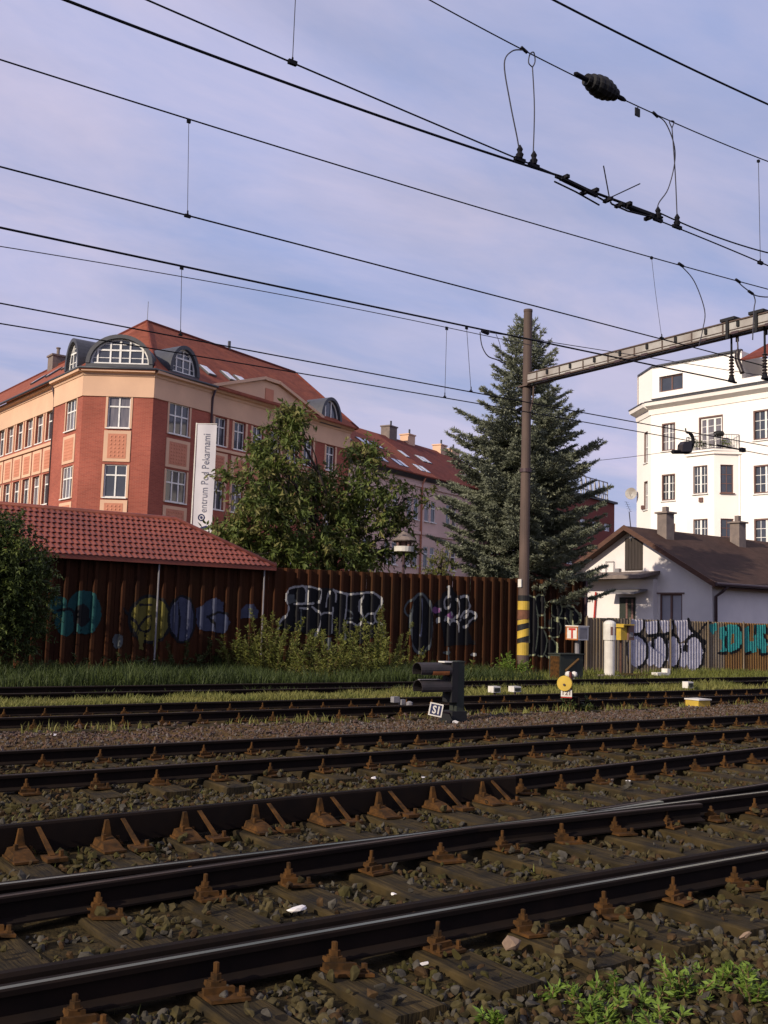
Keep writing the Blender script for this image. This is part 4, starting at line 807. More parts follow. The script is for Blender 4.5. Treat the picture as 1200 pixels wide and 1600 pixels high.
g4 = [('fill','paint_teal',ell(235,190,92,115)), ('fill','paint_black',ell(225,205,42,60)), ('fill','paint_teal',ell(140,240,55,72)), ('fill','paint_teal',ell(95,150,45,50)), ('line','paint_black',.06,[(100,180),(170,175),(190,240),(185,300)]),
      ('fill','paint_olive',ell(580,225,108,120)), ('line','paint_black',.07,ell(580,225,108,120)+[(688,225)]), ('line','paint_black',.06,[(440,170),(500,240),(550,310)]), ('line','paint_black',.06,[(490,310),(560,215),(585,220),(570,280),(520,300)]), ('line','paint_black',.05,[(530,150),(590,150)]),
      ('fill','paint_olive',[(520,290),(550,290),(545,390),(525,380)]), ('fill','paint_olive',[(600,300),(625,290),(615,390),(600,380)]),
      ('fill','paint_slate',ell(745,225,66,118)), ('line','paint_black',.06,ell(745,225,68,120)+[(813,225)]), ('line','paint_black',.05,[(720,140),(735,220),(725,330)]), ('fill','paint_slate',[(820,170),(880,130),(920,110),(965,140),(960,190),(1000,240),(960,300),(830,280)]), ('line','paint_black',.06,[(880,210),(910,250),(920,310)]), ('line','paint_black',.06,[(880,215),(930,190),(985,200)]),
      ('fill','paint_slate',[(1047,225),(1050,180),(1080,148),(1120,148),(1145,180),(1140,220),(1090,215)]), ('fill','paint_grey',ell(408,338,24,36)), ('fill','paint_salmon',ell(-105,470,30,30)), ('fill','paint_salmon',ell(-70,520,40,26))]
graffiti(fence, 'graffiti', g4, YF, prof_y, (60, 900), 3.3333, res=.02)

# ================================================================== tan corrugated fence on the right
YT = 24.6; TP = .155; XT0 = on_y(914, 1000, YT).x
tan_f = thing('fence', 'lower tan corrugated metal fence with silver and turquoise graffiti on the right', 'fence', (33, YT, 0))
def tan_y(x):
    t = ((x-XT0)/TP) % 1.0; return YT - np.interp(t, [0, .3, .42, .72, .84, 1.0], [0, 0, .034, .034, 0, 0])
def tan_sheet(n):
    pts = []
    for k in range(n):
        for a, d_ in ((0, 0), (.3, 0), (.42, -.034), (.72, -.034), (.84, 0)): pts.append(((k+a)*TP, d_))
    pts.append((n*TP-.004, 0)); return pts
TS = sheet_mesh('corrugated_sheet', tan_sheet(7), 1.0, .008, 'tan_sheet'); TS2 = sheet_mesh('corrugated_sheet', tan_sheet(7), 1.0, .008, 'ochre_sheet')
for k in range(22):
    x = XT0 + k*7*TP; put('corrugated_sheet', TS2 if k >= 7 else TS, tan_f, Matrix.Translation((x, YT+(.003 if k % 2 else 0), -.12)) @ Matrix.Diagonal((1, 1, 1.97+random.uniform(-.01, .01), 1)))
for k in range(11):
    x = XT0+.02+k*2*7*TP; m = MB(); m.box(x, x+.05, YT-.075, YT-.036, -.1, 1.9); m.build('fence_post', 'tan_sheet', tan_f)
S = 'paint_silver'; Bk = 'paint_black'
g5 = [('fill',S,[(215,80),(300,90),(300,150),(270,190),(215,190)]), ('fill',S,[(300,100),(400,90),(405,180),(330,200)]), ('fill',S,[(410,90),(515,90),(520,160),(440,190)]), ('fill',S,[(520,90),(630,85),(640,150),(660,195),(560,250)]),
      ('fill',S,ell(255,312,72,118)), ('fill',S,ell(350,330,38,90)), ('fill',S,ell(412,312,54,118)), ('fill',S,ell(512,312,50,118)), ('fill',S,ell(585,340,40,90)), ('fill',S,ell(660,325,70,125)),
      ('line',Bk,.12,ell(255,312,72,118,16,80,-80)), ('line',Bk,.13,ell(412,312,56,120,20,160,-60)), ('line',Bk,.11,ell(512,312,52,120,20,150,-100)), ('line',Bk,.13,ell(662,325,72,128,22,170,-75)),
      ('line',Bk,.16,[(622,85),(640,150),(690,195),(720,240),(735,300)]), ('line',Bk,.1,[(215,190),(270,185),(298,150),(300,90)]), ('line',Bk,.09,[(330,200),(400,185),(405,95)]), ('line',Bk,.09,[(430,195),(510,165),(510,92)]), ('line',Bk,.08,[(690,195),(740,120),(780,105)]),
      ('fill',Bk,[(590,260),(625,270),(620,330),(600,310)]), ('fill',Bk,[(490,430),(555,415),(550,455),(500,455)]), ('fill',Bk,[(350,250),(385,255),(375,300)]), ('fill',Bk,ell(735,245,14,25)), ('line',Bk,.06,[(180,250),(185,400)])]
graffiti(tan_f, 'graffiti', g5, YT, lambda x: tan_y(x)+.010, (940, 950), 4.6154, res=.016)
T_ = 'paint_sea'
g6 = [('fill',T_,[(775,120),(820,110),(830,150),(800,190),(780,170)]), ('fill',T_,[(845,140),(890,125),(895,320),(850,325),(870,250),(850,220)]), ('fill',T_,[(900,120),(985,120),(1005,180),(1000,280),(930,325),(905,310)]), ('fill','ochre_sheet',[(930,190),(950,185),(950,250),(930,260)]),
      ('fill',T_,[(1015,150),(1060,125),(1060,240),(1090,240),(1090,130),(1105,120),(1110,320),(1040,330),(1015,280)]), ('fill',T_,[(1110,120),(1180,120),(1190,160),(1165,200),(1190,260),(1185,335),(1130,330),(1112,240)]), ('fill',T_,[(1200,110),(1290,120),(1300,320),(1210,320)]),
      ('line',Bk,.1,[(880,125),(900,180),(890,250),(900,320),(840,325)]), ('line',Bk,.1,[(985,125),(1008,180),(1000,285),(930,325)]), ('line',Bk,.09,[(1060,120),(1062,180)]), ('line',Bk,.09,[(1108,125),(1100,190)]), ('line',Bk,.1,[(1165,190),(1190,240)]), ('line',Bk,.1,[(1040,330),(1070,320)]), ('line',Bk,.1,[(1180,130),(1195,190)]), ('line',Bk,.09,[(1135,300),(1145,335),(1190,330)])]
graffiti(tan_f, 'graffiti', g6, YT, lambda x: tan_y(x)+.010, (940, 950), 4.6154, res=.016)

# ================================================================== red tiled shed behind the brown fence
w_ = 2.15; EY, EZs, RZ = 25.18, 2.93, 4.22; XE = 14.15
shed = thing('shed', 'shed with a hipped red tiled roof rising just behind the brown fence', 'shed', (9, 27.3, 0))
pe = Vector((XE, EY, EZs)); pr = Vector((XE-w_, EY+w_, RZ)); XL = 1.0
m = MB(); roof_slab(m, [(XL, EY, EZs), pe, pr, (XL, EY+w_, RZ)], .05); roof_slab(m, [pe, (XE, EY+2*w_, EZs), pr], .05); roof_slab(m, [(XL, EY+w_, RZ), pr, (XE, EY+2*w_, EZs), (XL, EY+2*w_, EZs)], .05); sroof = m.build('roof', 'gutter_brown', shed)
slope = Vector((0, w_, RZ-EZs)); sl_len = slope.length; sd = slope.normalized(); sn = Vector((0, -sd.z, sd.y)); rows = 9; tw = .155; tl = sl_len/rows
def tile_mesh():
    m = MB(); n = 8; vs = []
    for v_ in (0, 1):
        for i in range(n+1):
            t = i/n; h = 0.016 + .030*(0.5-.5*cos(2*pi*t))**.8; vs.append((t*tw, v_*tl*1.06-.01 + (-.018*sin(pi*t) if v_ == 0 else 0), h + (.026 if v_ == 0 else -.004)))
    q = n+1; vs += [(x, y, z-.022) for x, y, z in vs[:q]]
    m.add(vs, [(i, i+1, q+i+1, q+i) for i in range(n)]+[(i, 2*q+i, 2*q+i+1, i+1) for i in range(n)]); o = m.build('roof_tile', 'red_tile', None, Matrix.Identity(4), smooth=False); d = o.data; bpy.data.objects.remove(o); WM.pop('roof_tile', None); return d
TILE = tile_mesh(); tcount = 0; rest = MB()
for r_ in range(rows):
    v0 = r_*tl; xmax = XE-(v0+tl*.6)/sl_len*w_
    k = 0
    while True:
        x = xmax - (k+1)*tw - (.0 if r_ % 2 else tw*.5)*0; k += 1
        if x < XL: break
        o_ = Vector((x, EY, EZs)) + sd*v0; T = Matrix(((1, sd.x, sn.x, o_.x), (0, sd.y, sn.y, o_.y), (0, sd.z, sn.z, o_.z), (0, 0, 0, 1)))
        if x > 8.6 and tcount < 298: put('roof_tile', TILE, sroof, T); tcount += 1
        else:
            for v in [0]: rest.add([tuple(p.co) for p in TILE.vertices], [tuple(p.vertices) for p in TILE.polygons], 0, T)
o = rest.build('roof_tile', 'red_tile', sroof); o['kind'] = 'stuff'
m = MB(); m.tube([Vector((XL, EY+w_, RZ+.03)), pr+Vector((0, 0, .03)), pe+Vector((0, 0, .03))], .075, 8); m.build('ridge_tiles', 'red_tile', sroof, smooth=True)
m = MB(); m.box(XL, XE, EY-.03, EY, EZs-.09, EZs+.03); m.build('eave_board', 'red_tile', shed)
m = MB(); m.box(XL+.2, XE-.3, EY+.6, EY+.75, 0, EZs); m.box(XE-.45, XE-.3, EY+.75, EY+2*w_-.3, 0, EZs); m.build('wall', 'brown_wood', shed)
for px_ in (248, 413):
    q = on_y(px_, 900, 25.22); m = MB(); m.tube([(q.x, 25.22, 0), (q.x, 25.22, EZs-.02)], .022, 6); m.build('post', 'grey_paint', shed)

# ================================================================== small white gabled house
HX, HY0, HYR, HZE, HZR = 36.7, 27.55, 31.95, 3.75, 6.12; HY1 = 2*HYR-HY0; HX1 = 52
house = thing('house', 'small white gabled house with a brown roof behind the tan fence', 'house', (44, HYR, 0))
m = MB()
fg = Frame(Vector((HX, HY0, 0)), Vector((0, 1, 0)), Vector((-1, 0, 0)))
def gp(px, py, X=HX): q = on_x(px, py, X); return q.y-HY0, q.z
aw = (*gp(979, 843), *gp(1003, 889)); ww = (*gp(1031, 928), *gp(1066, 975))
wa = (min(aw[0], aw[2]), max(aw[0], aw[2]), 4.2, max(aw[1], aw[3])); wwd = (min(ww[0], ww[2]), max(ww[0], ww[2]), 1.75, ww[1])
wall_holes(m, fg.M, 0, HY1-HY0, 0, HZE, [wwd], .12)
rz = lambda u: HZE+(HZR-HZE)*(1-abs(u-(HYR-HY0))/(HYR-HY0))
for a, b_ in ((0, wa[0]), (wa[1], HYR-HY0 if wa[1] < HYR-HY0 else wa[1]), (max(wa[1], HYR-HY0), HY1-HY0)):
    if b_ > a: m.add([(a, 0, HZE), (b_, 0, HZE), (b_, 0, rz(b_)), (a, 0, rz(a))], [(0, 1, 2, 3)], 0, fg.M)
m.add([(wa[0], 0, HZE), (wa[1], 0, HZE), (wa[1], 0, wa[2]), (wa[0], 0, wa[2])], [(0, 1, 2, 3)], 0, fg.M); m.add([(wa[0], 0, wa[3]), (wa[1], 0, wa[3]), (wa[1], 0, rz(wa[1])), (wa[0], 0, rz(wa[0]))], [(0, 1, 2, 3)], 0, fg.M)
m.add([(HX, HY0, 0), (HX1, HY0, 0), (HX1, HY0, HZE), (HX, HY0, HZE)], [(0, 1, 2, 3)]); m.build('wall', 'house_plaster', house)
m = MB(); m.box(wa[0]-.06, wa[1]+.06, -.16, .04, wa[2]-.05, wa[3]+.05, 0, fg.M); o = m.build('attic_door', 'door_grey', house)
for k in range(5): a = wa[0]+(wa[1]-wa[0])*k/5; m = MB(); m.box(a+.012, a+(wa[1]-wa[0])/5-.012, .042, .062, wa[2], wa[3], 0, fg.M); m.build('board', 'door_grey', o)
window(house, fg.M, *wwd, [.5], [], n=-.07, fr='dark_frame', gl='pale_blind', sill=False)
m = MB(); m.box(wwd[0]-.12, wwd[1]+.28, -.02, .06, wwd[3]+.003, wwd[3]+.06, 0, fg.M); m.build('window_lintel', 'dark_frame', house)
ov = .55; th_ = atan2(HZR-HZE, HYR-HY0)
m = MB(); e0 = HZE+.05-ov*tan(th_)
roof_slab(m, [(HX-ov, HY0-ov, e0), (HX1, HY0-ov, e0), (HX1, HYR, HZR+.06), (HX-ov, HYR, HZR+.06)], .14); roof_slab(m, [(HX-ov, HYR, HZR+.06), (HX1, HYR, HZR+.06), (HX1, HY1+ov, e0), (HX-ov, HY1+ov, e0)], .14); hroof = m.build('roof', 'brown_roof', house)
m = MB()
for s_ in (-1, 1): m.extrude([(HYR, HZR+.10), (HYR+s_*(HYR-HY0+ov), e0+.04), (HYR+s_*(HYR-HY0+ov), e0-.2), (HYR, HZR-.14)][::s_], 0, HX-ov-.04, HX-ov+.003)
m.build('bargeboard', 'brown_wood', hroof)
m = MB(); m.tube([(HX-ov, HY0-ov-.06, e0-.05), (HX1, HY0-ov-.06, e0-.05)], .08, 8); m.build('gutter', 'gutter_brown', hroof)
m = MB(); m.tube([(HX+.28, HY0-ov-.05, e0-.08), (HX+.22, HY0-.35, e0-.35), (HX+.12, HY0-.10, e0-.55), (HX+.12, HY0-.10, 0)], .07, 8); m.build('downpipe', 'gutter_brown', house, smooth=True)
m = MB(); m.extrude([(HY0, HZE-.1), (HY0-ov+.05, e0-.16), (HY0-ov+.05, e0-.22), (HY0, HZE-.34)], 0, HX, HX1); m.build('soffit', 'brown_wood', house)
for px_, py0, ptop, pz in ((1040, 832, 803, 793), (1153, 838, 818, 807)):
    q = on_y(px_, py0, 31.2); qt = on_y(px_, ptop, 31.2); qz = on_y(px_, pz, 31.2); x = q.x
    m = MB(); m.box(x-.27, x+.27, 30.93, 31.47, 5.2, qt.z); m.box(x-.36, x+.36, 30.84, 31.56, qt.z, qt.z+.08); m.box(x-.11, x+.11, 31.09, 31.31, qt.z+.08, qz.z+.03); m.build('chimney', 'chimney_render', hroof)
m = MB(); a0 = Vector((HX-.1, HYR, HZR)); m.tube([a0-Vector((0, 0, .6)), a0, a0+Vector((0, .1, .75))], .025, 5); m.tube([a0+Vector((0, .02, .75)), a0+Vector((0, .3, 1.25))], .01, 4)
for k in range(5): c = a0+Vector((0, .08+.05*k, .78+.11*k)); m.tube([c-Vector((.16, .02, 0)), c+Vector((.16, -.02, 0))], .006, 4)
m.build('aerial', 'wire_grey', hroof)
# lean-to porch in front of the gable
LX = 36.42; ly0 = on_x(1021, 895, LX).y; ly1 = ly0+5.2
m = MB(); m.box(LX, HX, ly0, ly1, 0, 3.72); lean = m.build('lean_to', 'house_plaster', house)
m = MB(); m.add([(LX-1.1, ly0-.15, 3.86), (HX, ly0-.15, 4.1), (HX, ly1, 4.1), (LX-1.1, ly1, 3.86), (LX-1.1, ly0-.15, 3.70), (HX, ly0-.15, 3.97), (HX, ly1, 3.97), (LX-1.1, ly1, 3.70)], [(0,1,2,3), (7,6,5,4), (0,4,5,1), (1,5,6,2), (2,6,7,3), (3,7,4,0)]); m.build('lean_to_roof', 'chimney_render', lean)
d0 = on_x(993, 950, LX); d1 = on_x(969, 934, LX)
m = MB(); m.box(LX-.05, LX-.002, d0.y, d1.y, .1, d1.z+.02); dr = m.build('door', 'dark_green', lean)
m = MB(); m.box(LX-.08, LX-.051, d0.y+.08, d0.y+.18, .2, d1.z-.06); m.box(LX-.08, LX-.051, (d0.y+d1.y)/2-.05, (d0.y+d1.y)/2+.05, .2, d1.z-.06); m.build('door_frame', 'dark_frame', dr)
c0 = on_x(1012, 928, LX); c1 = on_x(963, 922, LX)
m = MB(); m.add([(LX-.9, c0.y, c0.z+.02), (LX, c0.y, c0.z+.22), (LX, c1.y, c0.z+.22), (LX-.9, c1.y, c0.z+.02), (LX-.9, c0.y, c0.z-.04), (LX, c0.y, c0.z+.15), (LX, c1.y, c0.z+.15), (LX-.9, c1.y, c0.z-.04)], [(0,1,2,3), (7,6,5,4), (0,4,5,1), (1,5,6,2), (2,6,7,3), (3,7,4,0)]); m.build('canopy', 'grey_paint', lean)
q = on_x(957, 888, LX); m = MB(); m.box(LX+.1, LX+.35, q.y-.3, q.y-.05, 3.95, 4.25); m.tube([(LX+.2, q.y+.1, 3.95), (LX+.2, q.y+.1, 4.6), (LX+.2, q.y+.6, 4.6), (LX+.2, q.y+.6, 3.95)], .02, 5); m.build('roof_bracket', 'grey_paint', lean)
q0 = on_x(931, 925, LX-.1); q1 = on_x(927, 970, LX-.1); m = MB(); m.tube([q0, q1-Vector((0, 0, .5))], .045, 6); tag(m.build('pole', 'red_paint'), 'thin dark red leaning pole against the white porch wall', 'pole')

# ================================================================== trees and plants
def leaves_mesh(C_, D_, L_, Wd, roll):
    """one folded leaf per row: base C, direction D, length L, width W"""
    D_ = D_/np.linalg.norm(D_, axis=1, keepdims=True); up = rng.normal(size=D_.shape)*roll + np.array([0, 0, 1.0])
    S_ = np.cross(D_, up); S_ /= np.linalg.norm(S_, axis=1, keepdims=True)+1e-9; Nn = np.cross(S_, D_)
    L_ = L_[:, None]; Wd = Wd[:, None]
    v = np.stack([C_, C_+D_*L_*.45+S_*Wd*.5+Nn*Wd*.12, C_+D_*L_, C_+D_*L_*.45-S_*Wd*.5+Nn*Wd*.12], 1).reshape(-1, 3)
    n = len(C_); f = np.arange(n*4).reshape(n, 4); return v, f
def limb(m, a, b_, r0, r1, bend=.15, n=7, mi=0):
    a, b_ = Vector(a), Vector(b_); L_ = (b_-a).length; off = Vector((random.gauss(0, 1), random.gauss(0, 1), random.gauss(0, .5)))*L_*bend
    pts = [a.lerp(b_, i/n)+off*sin(pi*i/n) for i in range(n+1)]; m.tube(pts, [r0+(r1-r0)*i/n for i in range(n+1)], 7, mi); return pts
def crown_tree(name, label, cat, base, d, lobes, nclus, leaf, mats_, trunk_h, r0, depth=.9, nl=11, droop=.55, shell=.45, clump=0):
    t = thing(name, label, cat, base); base = Vector(base)
    m = MB(); top = base+Vector((random.uniform(-.2, .2), 0, trunk_h)); limb(m, base-Vector((0, 0, .1)), top, r0, r0*.7, .03); m.build('trunk', 'bark', t, smooth=True)
    Cs, Ns = [], []; lw = []; cen = []
    for (px_, py_, rx, ry, dd, dens) in lobes:
        c = on_y(px_, py_, d+dd); Z = (c-CAM).dot(FH); cen.append((c, rx*Z/FPX, ry*Z/FPX)); lw.append(rx*ry*dens)
    lw = np.array(lw)/sum(lw); tw_ = MB()
    for (c, rx, ry) in cen:
        pts = limb(tw_, base.lerp(top, random.uniform(.6, 1)), c, r0*.42, .03, .10)
        for k in range(9):
            q = Vector((random.gauss(0, 1), random.gauss(0, 1), random.gauss(0, 1))).normalized(); e_ = c+Vector((q.x*rx, q.y*rx*depth, q.z*ry))*.85; limb(tw_, pts[random.randint(4, 7)], e_, .028, .008, .12, 4)
    tw_.build('branches', 'bark', t, smooth=True)
    for (c, rx, ry), w in zip(cen, lw):
        n = int(nclus*w)+3; q = rng.normal(size=(n, 3)); q /= np.linalg.norm(q, axis=1, keepdims=True); rad = rng.random(n)**shell*(1+rng.normal(size=n)*.10)
        p = q*rad[:, None]*np.array([rx, rx*depth, ry])
        if clump:
            k_ = max(2, int(clump*rx*ry*6)); g0 = rng.normal(size=(k_, 3)); g0 /= np.linalg.norm(g0, axis=1, keepdims=True); g0 *= (rng.random((k_, 1))**.4)*np.array([rx, rx*depth, ry]); wv = rng.random(k_)+.15; id_ = rng.choice(k_, n, p=wv/wv.sum()); p = g0[id_]+rng.normal(size=(n, 3))*np.array([.19, .19, .13]); q = .6*q+.8*g0[id_]/np.array([rx, rx*depth, ry])
        Cs.append(p+np.array(c)); Ns.append(q)
    Cs = np.concatenate(Cs); Ns = np.concatenate(Ns); n = len(Cs)
    # a twig with leaflets on it
    tdir = Ns*.7+rng.normal(size=(n, 3))*.5+np.array([0, 0, .25]); tdir /= np.linalg.norm(tdir, axis=1, keepdims=True)
    s_ = rng.random((n, nl, 1)); pos = Cs[:, None]+tdir[:, None]*s_*leaf*2.6 - np.array([0, 0, 1.])*(s_**2)*leaf*.8
    ld = tdir[:, None]*.5+rng.normal(size=(n, nl, 3))*.75-np.array([0, 0, droop]); pos = pos.reshape(-1, 3); ld = ld.reshape(-1, 3); k = len(pos)
    v, f = leaves_mesh(pos, ld, leaf*rng.uniform(.7, 1.25, k), leaf*rng.uniform(.28, .42, k), .5)
    mi = np.repeat((rng.random(n) < .28).astype(int), nl); link_mesh('crown', v, f, mi, mats_, t); return t
crown_tree('broadleaf_tree', 'bushy green broadleaf tree with two tops in front of the brick building', 'tree', tuple(on_y(505, 1046, 30).xy.to_3d()), 30,
    [(438,642,12,20,0,2.2),(436,672,26,28,0,1.3),(428,712,46,36,0,1),(420,760,72,50,-.4,1),(390,815,70,52,-.3,1),(360,858,45,34,0,1),(492,755,40,36,.3,1),(572,720,30,36,0,1.2),(552,780,52,42,-.5,1),(560,815,75,56,0,1),(480,835,90,56,-.8,1),(602,775,26,28,.3,.7),(636,778,20,9,0,.8),(618,832,28,12,.2,.8),(640,815,16,8,.3,.5),(590,868,50,28,0,1),(430,870,80,26,-.5,1),(520,872,70,26,-.6,1),(352,815,24,26,.3,.6)],
    2300, .235, ['tree_leaf', 'tree_leaf_warm'], 4.2, .17, depth=.85, clump=2.6)
crown_tree('leafy_tree', 'dark leafy tree overhanging the fence and shed at the left edge of the photo', 'tree', tuple(on_y(-30, 1046, 23.9).xy.to_3d()), 23.9,
    [(-30,850,60,52,.1,1),(10,835,36,36,.2,1),(15,890,60,50,-.2,1),(38,935,42,48,-.2,1),(-20,940,62,80,-.2,1),(25,985,46,40,0,1),(-70,880,60,90,0,.6),(45,885,34,24,.2,.8)],
    3000, .11, ['bush_leaf', 'tree_leaf'], 2.4, .10, depth=.8, droop=.35)
crown_tree('shrub', 'small yellowish shrub peeping over the fence left of the spruce', 'shrub', tuple(on_y(688, 1046, 27).xy.to_3d()), 27,
    [(690,878,22,22,0,1),(680,890,22,20,0,1)], 130, .10, ['weed_leaf', 'tree_leaf_warm'], 2.4, .03)
# --- blue spruce
def spruce(base, H, label):
    t = thing('spruce_tree', label, 'tree', base); base = Vector(base); m = MB(); m.tube([base, base+Vector((0, 0, H*.5)), base+Vector((0, 0, H-.1))], [.19, .11, .015], 9); m.build('trunk', 'bark', t, smooth=True)
    rad = lambda z: float(np.interp(z, [.3, 1.5, 3.2, 5.7, 8.1, 9.5, 11, 12, 12.9], [2.3, 2.6, 3.25, 3.25, 2.7, 2.0, 1.15, .48, .08]))
    bm_ = MB(); SP, SD, SL = [], [], []; z = 2.95; r = random.Random(11)
    while z < H-.15:
        nb = 13 if z < 9 else (7 if z < 11.5 else 5); a0 = r.uniform(0, 6.28); Lz = rad(z)
        for k in range(nb):
            a = a0+2*pi*k/nb+r.uniform(-.3, .3); L_ = Lz*(r.uniform(.70, 1.0) if r.random() < .85 else r.uniform(1.0, 1.12)); up = np.interp(z, [0, 6, 10, 12.6], [-.34, -.26, -.10, .55]); zb = z+r.uniform(-.13, .13)
            o = Vector((cos(a), sin(a), 0)); sd_ = Vector((-sin(a), cos(a), 0)); n = 8; pts = []
            for i in range(n+1):
                s_ = i/n; pts.append(base+Vector((0, 0, zb))+o*(L_*s_)+Vector((0, 0, L_*(up*s_+ .30*max(0, s_-.40)**1.3*1.6 - .06*sin(pi*s_)))))
            bm_.tube(pts, [.035*(1-.8*i/n)*min(1, L_/1.5) for i in range(n+1)], 5, cap=False)
            ns = max(6, int(L_/.062))
            for j in range(ns):
                s_ = .16+.84*(j+r.random())/ns; q = s_*n; i = min(int(q), n-1); p = pts[i].lerp(pts[i+1], q-i); dr_ = (pts[i+1]-pts[i]).normalized(); side = 1 if j % 2 else -1
                ln = (.20+.34*L_*(1-s_)*.9)*r.uniform(.7, 1.15); ln = min(ln, .95)
                dd = (dr_*r.uniform(.55, .95)+sd_*side*r.uniform(.6, 1.0)+Vector((0, 0, r.uniform(-.14, .10)))).normalized()
                SP.append(p[:]); SD.append(dd[:]); SL.append(ln)
            SP.append(pts[-2][:]); SD.append((pts[-1]-pts[-2]).normalized()[:]); SL.append(.3)
        z += np.interp(z, [0, 8, 12.5], [.46, .40, .24])*r.uniform(.85, 1.15)
    bm_.build('branches', 'bark', t)
    SP.append(tuple(base+Vector((0, 0, H-.7)))); SD.append((0, 0, 1)); SL.append(.7)
    SP, SD, SL = np.array(SP), np.array(SD), np.array(SL); cnt = np.clip((SL*105).astype(int), 14, 80); ix = np.repeat(np.arange(len(SP)), cnt); s_ = rng.random(len(ix))
    P_ = SP[ix]+SD[ix]*(SL[ix]*s_)[:, None]; P_[:, 2] -= .10*(s_**2)*SL[ix]; D_ = SD[ix]*.9+rng.normal(size=(len(ix), 3))*np.array([.55, .55, .38])+np.array([0, 0, .10])
    v, f = leaves_mesh(P_, D_, rng.uniform(.09, .16, len(ix)), rng.uniform(.022, .042, len(ix)), 1.0)
    link_mesh('crown', v, f, None, 'spruce_needle', t); return len(ix)
qs = on_y(812, 1046, 27.3); NSP = spruce((qs.x, 27.3, 0), 12.75, 'tall blue green spruce behind the fence with the catenary mast standing before it')
print('spruce needles', NSP)
# --- weeds along the fence
def weed(base, h, spread, nst, lab, leafm, group, cat='weed', leaf=.09, name='weed_clump', lean=.35, dens=6.5):
    t = thing(name, lab, cat, base, group); b0_ = np.array(base); m = MB(); Cp, Dp = [], []
    for k in range(nst):
        a = rng.random()*6.28; q = rng.random()**.6; s0 = b0_+np.array([cos(a)*spread*.45*q, sin(a)*spread*.45*q, -.02]); hh = h*(rng.uniform(.25, .8) if rng.random() < .72 else rng.uniform(.8, 1.25))*(1-.3*q); tip = s0+np.array([cos(a)*spread*q*lean+rng.normal()*.05*h, sin(a)*spread*q*lean+rng.normal()*.05*h, hh])
        m.tube([s0, (s0+tip)/2+np.array([0, 0, hh*.08]), tip], [.008, .006, .003], 4, cap=False)
        n = int(10+hh/leaf*dens); s_ = rng.random(n)**.8; Cp.append(s0+(tip-s0)*s_[:, None]); d = rng.normal(size=(n, 3)); d[:, 2] = np.abs(d[:, 2])*.5+.15; Dp.append(d)
    m.build('stems', 'weed_stem', t); Cp = np.concatenate(Cp); Dp = np.concatenate(Dp); n = len(Cp)
    v, f = leaves_mesh(Cp, Dp, leaf*rng.uniform(.6, 1.4, n), leaf*rng.uniform(.26, .46, n), .6); link_mesh('foliage', v, f, None, leafm, t)
GW = 'bushy weeds along the brown fence'
for px_, py_, hp, sp_, nst, lab, lm in (
    (425,1056,1.55,.75,34,'bushy weed at the left foot of the white outlined graffiti','weed_leaf'), (462,1058,1.25,.7,30,'bushy weed under the first letters of the white outlined graffiti','weed_leaf'), (500,1060,1.05,.7,28,'low bushy weed under the middle of the white outlined graffiti','weed_leaf'),
    (538,1056,1.2,.7,30,'bushy weed under the later letters of the white outlined graffiti','weed_leaf'), (572,1058,1.5,.75,36,'tall yellow green weed at the right end of the white outlined graffiti','weed_leaf'), (606,1055,1.35,.6,26,'upright weed just right of the white outlined graffiti','weed_leaf'), (640,1052,.7,.6,20,'low weed left of the oval graffiti','weed_leaf'),
    (385,1054,1.1,.7,26,'weed clump in front of the small slate blue graffiti patch','weed_leaf'), (340,1052,.9,.7,24,'dark weed clump below the slate blue graffiti','dark_grass'), (285,1052,.7,.7,22,'dark weed clump below the right side of the yellow graffiti','dark_grass'), (215,1054,.55,.7,20,'low dark weed clump left of the yellow graffiti','dark_grass'), (130,1056,.45,.8,20,'low dark weed clump under the turquoise round graffiti','dark_grass'),
    (676,1044,.5,.5,14,'small weed behind the dwarf signal','weed_leaf'), (722,1060,.4,.6,14,'small weed right of the dwarf signal post','weed_leaf')):
    q = on_z(px_, py_, 0); weed((q.x+rng.normal()*.12, q.y+rng.uniform(-.5, .5), 0), hp*rng.uniform(.95, 1.35), sp_*1.35, int(nst*1.25), lab, lm, GW, leaf=rng.uniform(.07, .11), lean=.6, dens=8.5)
q = on_z(803, 1052, 0); weed((q.x, q.y, 0), .62, .62, 40, 'rounded bright green shrub at the foot of the catenary mast', 'bright_leaf', None, 'shrub', .10, 'shrub', .8)
GF = 'bright green weeds in the foreground ballast'
for px_, py_, hp, sp_, nst, lab in ((925,1572,.13,.20,12,'large bright weed left in the foreground cluster'), (962,1545,.10,.14,8,'weed just behind the large left one in the foreground'), (975,1597,.11,.16,9,'bright weed at the bottom edge below the foreground cluster'), (1062,1540,.12,.17,11,'bright weed in the middle of the foreground ballast'), (1040,1592,.12,.17,10,'bright weed at the bottom edge under the middle weed'),
    (1122,1516,.11,.15,9,'bright weed at the back of the foreground cluster'), (1180,1548,.14,.20,13,'broad bright weed at the right edge of the foreground'), (768,1594,.08,.07,5,'small lone bright weed at the bottom edge left of the cluster'), (858,1552,.08,.07,5,'tiny bright weed left of the foreground cluster'), (1010,1555,.08,.1,6,'small weed between the large left and middle foreground weeds')):
    q = on_z(px_, py_, 0); weed((q.x, q.y, float(ground_z(q.x, q.y))), hp*1.05, sp_*.85, max(7, nst+3), lab, 'bright_leaf', GF, 'weed', .042, 'weed_plant', .7, 9.0)
